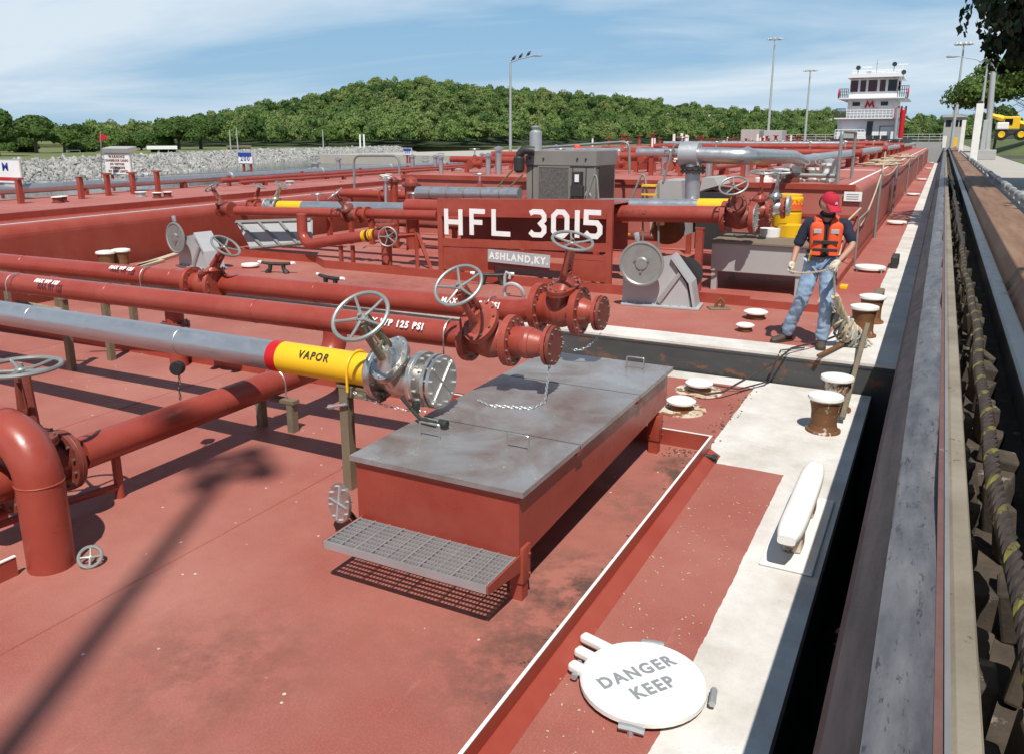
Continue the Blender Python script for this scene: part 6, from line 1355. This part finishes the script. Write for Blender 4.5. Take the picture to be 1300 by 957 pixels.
# body: one continuous skin
hd=(headc-neck).normalized()
V_=[hipc,hipc.lerp(chest,.5),chest,neck-Vector((0,0,.05)),neck+hd*.06,headc-hd*.02,headc+hd*.09, sL,eL,wL, sR,eR,wR, hL,kL,aL,aL+Vector((-.03,-.04,-.06)), hR,kR,aR,aR+Vector((0,-.05,-.06))]
E_=[(0,1),(1,2),(2,3),(3,4),(4,5),(5,6),(2,7),(7,8),(8,9),(2,10),(10,11),(11,12),(0,13),(13,14),(14,15),(15,16),(0,17),(17,18),(18,19),(19,20)]
Rd=[(.11,.085),(.11,.085),(.13,.095),.06,.055,(.078,.095),(.07,.09),.055,.042,.028,.055,.042,.028,.085,.05,.034,.03,.085,.05,.034,.03]
skinned('body',V_,E_,Rd,'skin',pn,2)
# face
fd=Vector((.60,-.60,-.50)).normalized(); sd=fd.cross(Vector((0,0,1))).normalized(); ud=sd.cross(fd).normalized(); HC=headc-Vector((0,0,.035))
b=MB(); b.sphere(HC,.108,20,(.86,.90,1.12),None,14); 
for i,v in enumerate(b.v):
    q=Vector(v)-HC; f=q.dot(fd); u_=q.dot(ud)
    if u_<-.02: q*= 1-.25*min(1,(-u_-.02)/.09)*(0.6)
    b.v[i]=tuple(HC+q+fd*(.012 if f>0 and u_<-.03 else 0))
b.add([HC+fd*.085+ud*.012,HC+fd*.092-sd*.018-ud*.03,HC+fd*.092+sd*.018-ud*.03,HC+fd*.122-ud*.022],[(0,1,3),(0,3,2),(1,2,3)],True)
for s in (-1,1): b.sphere(HC+sd*s*.082-ud*.008,.022,8,(.5,1,1.3))
b.build('head','skin',pn)
b=MB(); b.sphere(HC-ud*.068+fd*.038,.058,14,(1.0,.9,.75)); b.sphere(HC-fd*.04-ud*.01,.092,14,(.9,.85,1.0)); b.build('beard_and_hair','hair',pn)
b=MB()
for s in (-1,1): b.box(HC+sd*s*.035+fd*.098+ud*.012,(.05,.012,.028),Matrix((sd,fd,ud)).transposed(),.004)
b.tube([HC-sd*.09+ud*.015,HC-sd*.06+fd*.095+ud*.018,HC+sd*.06+fd*.095+ud*.018,HC+sd*.09+ud*.015],.004,5); b.build('sunglasses','boatblack',pn)
b=MB(); b.tube([HC-sd*.03+fd*.095-ud*.052,HC+sd*.03+fd*.095-ud*.052],.007,6,rs=[.004,.007]); b.build('mouth','skin',pn)
# cap
b=MB(); rgs=[]
for i in range(8):
    th=i/7*pi/2; rgs.append([HC+ud*(.035+.098*math.sin(th))+(sd*math.cos(a)*.094+fd*math.sin(a)*.108)*max(.02,math.cos(th)**.75) for a in [2*pi*k/24 for k in range(24)]])
b.loft(rgs,True,True); rgs=[]
for u in (0,1):
    rgs.append([HC+ud*(.045-.012*u-.035*((k-5)/5)**2*(u))+sd*(k-5)/5*.085*(1-.12*u)+fd*(.055+.105*u+.045*(1-((k-5)/5)**2)) for k in range(11)])
top_=rgs; b.loft(top_,False,False); b.loft([[v-ud*.008 for v in r_] for r_ in top_],False,False); b.loft([top_[1],[v-ud*.008 for v in top_[1]]],False,False); b.sphere(HC+ud*.135,.01,6)
cp=b.build('cap','cap',pn); b=MB(); text_on_plane(b,'M',.045,HC+ud*.075+fd*.108,sd*-1 if False else -sd,ud-fd*.3,1,.002); b.build('emblem','lettering',cp)
# shirt
V_=[hipc+Vector((0,0,-.02)),hipc.lerp(chest,.45),chest,neck-Vector((0,0,.045)),sL,sL.lerp(eL,.55),sL.lerp(eL,1.0),sR,sR.lerp(eR,.55),sR.lerp(eR,1.0)]
E_=[(0,1),(1,2),(2,3),(2,4),(4,5),(5,6),(2,7),(7,8),(8,9)]
skinned('shirt',V_,E_,[(.165,.135),(.160,.128),(.175,.13),.095,.085,.068,.06,.078,.068,.06],'navy',pn,2)
# jeans
V_=[hipc+Vector((0,0,.03)),hL,hL.lerp(kL,.5),kL,kL.lerp(aL,.5),aL+Vector((0,0,-.065)),hR,hR.lerp(kR,.5),kR,kR.lerp(aR,.5),aR+Vector((0,0,-.065))]
E_=[(0,1),(1,2),(2,3),(3,4),(4,5),(0,6),(6,7),(7,8),(8,9),(9,10)]
jn=skinned('jeans',V_,E_,[(.15,.12),.115,.102,.088,.08,.088,.115,.102,.088,.08,.088],'denim',pn,3)
tx=bpy.data.textures.new('folds','CLOUDS'); tx.noise_scale=.09
for nm in ('jeans','shirt'):
    ob=[c for c in pn.children if c.name.startswith(nm)][0]; me=ob.data
    from mathutils import noise as mn
    for v in me.vertices:
        k=mn.noise(Vector((v.co.x*6,v.co.y*6,v.co.z*17+2*v.co.x)))+.6*mn.noise(Vector((v.co.x*16,v.co.y*16,v.co.z*30))); v.co+=v.normal*k*.014
# belt
b=MB(); bc=hipc+Vector((0,0,.075)); b.torus(bc,(0,0,1),.15,.018,28,6); 
for i,v in enumerate(b.v): b.v[i]=(v[0],bc.y+(v[1]-bc.y)*.82,v[2])
b.build('belt','strap',pn)
# boots
for a,d in ((aL,Vector((-.62,-.78,0))),(aR,Vector((.05,-1,0)))):
    d.normalize(); s=Vector((-d.y,d.x,0)); rgs=[]
    foot=Vector((a.x,a.y,FB+.004))
    for u,w,h in ((-.09,.02,.05),(-.075,.040,.10),(-.03,.046,.125),(.03,.047,.12),(.08,.05,.085),(.14,.055,.07),(.19,.045,.06),(.215,.02,.04)):
        rgs.append([foot+d*u+s*w*math.cos(q)+Vector((0,0,h/2+h/2*math.sin(q))) for q in [2*pi*k/14 for k in range(14)]])
    b=MB(); b.loft(rgs); b.lathe(a+Vector((0,0,-.07)),(0,0,1),[(0,.055),(.11,.062),(.14,.055)],14); bt=b.build('boot','boot',pn)
    b=MB(); rg2=[[foot+d*u*1.02+s*w*1.08*sg+Vector((0,0,z)) for sg,z in ((-1,0),(1,0),(1,.022),(-1,.022))] for u,w in ((-.092,.02),(-.075,.040),(-.03,.046),(.03,.047),(.08,.05),(.14,.055),(.19,.045),(.215,.02))]; b.loft(rg2,True,True,False); b.build('sole','boatblack',bt)
# life vest: front panels, back panel, shoulder yokes
def slab(name,c,w,h,th,nrm,tilt,mat,curve=.0,rt=.5):
    n_=Vector(nrm).normalized(); s=n_.cross(Vector((0,0,1))).normalized(); up=s.cross(n_).normalized(); up=(up*math.cos(tilt)+s*math.sin(tilt)); s=up.cross(n_)*-1
    b=MB(); NU,NV=14,18; rg=[]
    for i in range(NV):
        v=-1+2*i/(NV-1); ring=[]
        for k in range(NU):
            a=2*pi*k/NU; ca,sa=math.cos(a),math.sin(a); x=abs(ca)**rt*(1 if ca>0 else -1); y=abs(sa)**rt*(1 if sa>0 else -1)
            wv=(1-abs(v)**5)**.5; wv=max(wv,.05); tv=max((1-abs(v)**6)**.5,.05)
            ring.append(Vector(c)+s*x*w/2*wv+n_*(y*th/2*tv-curve*(x*wv)**2*.5)+up*v*h/2)
        rg.append(ring)
    b.loft(rg); return b.build(name,mat,vest)
vest=MB(); vest.torus(chest-Vector((0,0,.12)),(0,0,1),.155,.02,26,6)
for i,v in enumerate(vest.v): vest.v[i]=(v[0],chest.y+(v[1]-chest.y)*.85,v[2])
vest=vest.build('life_vest','strap',pn)
fn=Vector((.16,-1,-.05)).normalized(); ss=fn.cross(Vector((0,0,1))).normalized()
vc=chest+fn*.145+Vector((0,0,-.045))
slab('front_panel',vc-ss*.092*-1,.165,.40,.085,fn+ss*.25,.06,'orange',.03); slab('front_panel',vc-ss*.098,.165,.40,.085,fn-ss*.25,-.06,'orange',.03)
slab('back_panel',chest-fn*.15+Vector((0,0,-.03)),.34,.42,.07,-fn,0,'orange',.03)
for s in (-1,1):
    b=MB(); b.tube([vc+ss*s*.085+Vector((0,0,.17))-fn*.01,chest+ss*s*.10+Vector((0,0,.165)),chest-fn*.13+ss*s*.09+Vector((0,0,.12))],.045,8); b.build('shoulder_yoke','orange',vest)
    b=MB(); b.box(vc+ss*s*.093+fn*.047+Vector((0,0,.09)),(.085,.008,.05),Matrix((ss,-fn,Vector((0,0,1)))).transposed(),.003); b.build('reflective_patch','reflect',vest)
for dz in (-.03,-.12):
    b=MB(); b.box(vc+fn*.050+Vector((0,0,dz)),(.27,.010,.03),Matrix((ss,-fn,Vector((0,0,1)))).transposed(),.003); b.box(vc+fn*.060+Vector((0,0,dz)),(.06,.018,.045),Matrix((ss,-fn,Vector((0,0,1)))).transposed(),.005); b.build('buckle_strap','strap',vest)
b=MB(); b.torus(neck+Vector((0,0,.0)),(.1,-.3,1),.072,.018,20,6); b.build('collar','navy',pn)
for s in (-1,1):
    b=MB(); b.tube([vc+ss*s*.16+Vector((0,0,-.05)),chest+ss*s*.185+Vector((0,0,-.09)),chest-fn*.14+ss*s*.13+Vector((0,0,-.08))],.016,6); b.build('side_strap','strap',vest)
    b=MB(); b.box(vc+ss*s*.095+fn*.046+Vector((0,0,-.16)),(.10,.010,.05),Matrix((ss,-fn,Vector((0,0,1)))).transposed(),.004); b.build('vest_pocket','orange',vest)
    b=MB(); b.tube([vc+ss*s*.012+fn*.03+Vector((0,0,.17)),vc+ss*s*.012+fn*.045,vc+ss*s*.012+fn*.03+Vector((0,0,-.19))],.008,5); b.build('zip_edge','strap',vest)
b=MB(); b.tube([vc-ss*.02*-7+Vector((0,0,-.13)),vc-ss*-.15+Vector((0,0,-.20)),vc-ss*-.16+Vector((0,0,-.26))],.012,6); b.build('whistle_cord','yellow',vest)
# gloved hands with separate fingers
def hand(w,e,grip,thumbside,name='glove'):
    d=(w-e).normalized(); g=Vector(grip).normalized(); g=(g-d*g.dot(d)).normalized(); s=d.cross(g).normalized()*thumbside
    V_=[w-d*.03,w+d*.02,w+d*.065]; E_=[(0,1),(1,2)]; Rr=[.036,(.036,.028),(.040,.024)]
    for k in range(4):
        o_=(k-1.5)*.021; L=(.9,1.,.95,.75)[k]; p=w+d*.095-s*o_*-1; b0=len(V_); V_+= [p,p+d*.026*L+g*.012,p+d*.030*L+g*.040*L,p+d*.010+g*.056*L]; E_+=[(2,b0),(b0,b0+1),(b0+1,b0+2),(b0+2,b0+3)]; Rr+=[.0115,.0105,.0100,.0095]
    b0=len(V_); V_+=[w+d*.03+s*.038+g*.01,w+d*.06+s*.045+g*.032,w+d*.08+s*.028+g*.05]; E_+=[(1,b0),(b0,b0+1),(b0+1,b0+2)]; Rr+=[.015,.0125,.011]
    return skinned(name,V_,E_,Rr,'glove',pn,2)
hand(wL,eL,(.6,-.7,.1),1); hand(wR,eR,(-.5,-.2,-.8),-1)
hLp=wL+(wL-eL).normalized()*.1; hRp=wR+(wR-eR).normalized()*.08
# ropes
rp=MB(); rope_along(rp,sag(hLp+Vector((.03,-.04,0)),hRp+Vector((0,-.03,-.01)),.03,6),.006,.007,3,60,5,4); tag(rp.build('heaving_line','rope'),'thin pale line stretched between the worker hands','rope')
kn=J(1086,435,.35); kn.z=FB+.06
mp=[hRp+Vector((0,-.03,0)),J(1059,352,-.32),J(1060,375,-.25),J(1066,392,-.12),J(1073,408,.05),J(1078,420,.15),J(1085,432,.25)]
rp=MB(); rope_along(rp,[mp[0],mp[1],mp[2]],.006,.009,3,50,5,4); rope_along(rp,mp[2:],.024,.026,3,16,7,5); tag(rp.build('mooring_rope','rope'),'thick twisted mooring rope hanging from the worker right hand','rope')
rr=random.Random(5); b=MB(); ax0=J(1058,402,-.0);ax1=J(1088,436,.25)
for i in range(46):
    u=rr.random(); c=ax0.lerp(ax1,u); pts=[]; rad=.07+.05*u; a0=rr.uniform(0,6.28); c=c+Vector((rr.uniform(-.03,.03),rr.uniform(-.04,.04),rr.uniform(-.03,.05))); d=(ax1-ax0).normalized(); p_,q_=frame(d+Vector((rr.uniform(-.5,.5),rr.uniform(-.5,.5),rr.uniform(-.5,.5))))
    for k in range(9): a=a0+k*.62; pts.append(c+p_*math.cos(a)*rad+q_*math.sin(a)*rad+d*(k-4)*.022)
    for v in pts: v.z=max(v.z,FB+.02)
    b.cur=1 if rr.random()<.3 else 0; b.tube(pts,.014+.008*rr.random(),6)
for i in range(60):
    u=rr.random(); c=ax0.lerp(ax1,.2+.8*u); dv=Vector((rr.uniform(-1,1),rr.uniform(-1,1),rr.uniform(-.5,1)))*.09; e_=c+dv+Vector((0,0,-.05)); e_.z=max(e_.z,FB+.012); b.cur=0; b.tube([c,c+dv*.7,e_],.003,4)
tag(b.build('rope_bundle',['rope','ropegrey']),'frayed tangled bundle of thick rope resting beside the bollard','rope')
# ================================================================== LIGHT, SKY, CAMERA
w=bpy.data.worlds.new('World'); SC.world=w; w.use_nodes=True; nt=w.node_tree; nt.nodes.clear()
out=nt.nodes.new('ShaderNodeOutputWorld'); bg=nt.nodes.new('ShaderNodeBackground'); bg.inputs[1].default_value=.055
sk=nt.nodes.new('ShaderNodeTexSky'); sk.sky_type='NISHITA'; sk.sun_disc=False; SUNV=Vector((.30,-.54,1.)).normalized()
sk.sun_elevation=math.asin(SUNV.z); sk.sun_rotation=math.atan2(SUNV.x,SUNV.y); sk.altitude=150; sk.air_density=1.; sk.dust_density=.6; sk.ozone_density=2.2
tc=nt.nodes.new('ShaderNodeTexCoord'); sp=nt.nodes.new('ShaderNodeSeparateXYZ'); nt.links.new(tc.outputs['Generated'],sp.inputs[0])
# thin cirrus on a flat layer: direction divided by height
hh=mth(nt,'ADD',mth(nt,'MAXIMUM',sp.outputs[2],.0),.10); cb=nt.nodes.new('ShaderNodeCombineXYZ')
nt.links.new(mth(nt,'DIVIDE',sp.outputs[0],hh),cb.inputs[0]); nt.links.new(mth(nt,'DIVIDE',sp.outputs[1],hh),cb.inputs[1])
mp=nt.nodes.new('ShaderNodeMapping'); mp.inputs['Rotation'].default_value=(0,0,R(-32)); mp.inputs['Scale'].default_value=(.55,1.0,1); mp.inputs['Location'].default_value=(3.1,1.4,0); nt.links.new(cb.outputs[0],mp.inputs[0])
n1=nd(nt,'ShaderNodeTexNoise',Scale=.62,Detail=9,Roughness=.56,Distortion=.5); nt.links.new(mp.outputs[0],n1.inputs['Vector'])
n2=nd(nt,'ShaderNodeTexNoise',Scale=.25,Detail=3,Roughness=.5); nt.links.new(mp.outputs[0],n2.inputs['Vector'])
cl=mth(nt,'ADD',mth(nt,'MULTIPLY',n1.outputs[0],.6),mth(nt,'MULTIPLY',n2.outputs[0],.5))
cf=mth(nt,'MULTIPLY',ramp(nt,cl,.42,.62),.88)
cf=mth(nt,'MULTIPLY',cf,ramp(nt,sp.outputs[2],-.02,.05))
hz=mth(nt,'MULTIPLY',ramp(nt,sp.outputs[2],.0,.30,1,0),.35)
cc=mixc(nt,.7,sk.outputs[0],(3.9,8.8,14.2)); cc=mixc(nt,hz,cc,(10.2,13.2,15.4)); cc=mixc(nt,cf,cc,(13.2,14.8,16.2))
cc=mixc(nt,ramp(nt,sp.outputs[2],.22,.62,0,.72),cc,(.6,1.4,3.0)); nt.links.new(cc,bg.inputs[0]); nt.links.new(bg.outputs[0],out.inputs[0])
sl_=bpy.data.lights.new('sun','SUN'); sl_.energy=5.0; sl_.angle=R(.53); sl_.color=(1,.955,.89); so=bpy.data.objects.new('sun',sl_); COL.objects.link(so)
so.rotation_euler=SUNV.to_track_quat('Z','Y').to_euler(); so.location=(0,0,60)
cam=bpy.data.cameras.new('camera'); co=bpy.data.objects.new('camera',cam); COL.objects.link(co); co.location=(0,0,H)
mx=Matrix((VR,VU,tuple(-c for c in VF))).transposed(); co.rotation_euler=mx.to_euler()
cam.sensor_width=36; cam.sensor_fit='HORIZONTAL'; cam.lens=FL*36/1300; cam.shift_y=-(957/2-CY)/1300; cam.clip_start=.05; cam.clip_end=6000
SC.camera=co
SC.view_settings.view_transform='Standard'; SC.view_settings.look='None'; SC.view_settings.exposure=.06; SC.view_settings.gamma=1; SC.view_settings.use_curve_mapping=False
SC.render.engine='CYCLES'; SC.cycles.max_bounces=6; SC.cycles.diffuse_bounces=2; SC.cycles.use_denoising=True
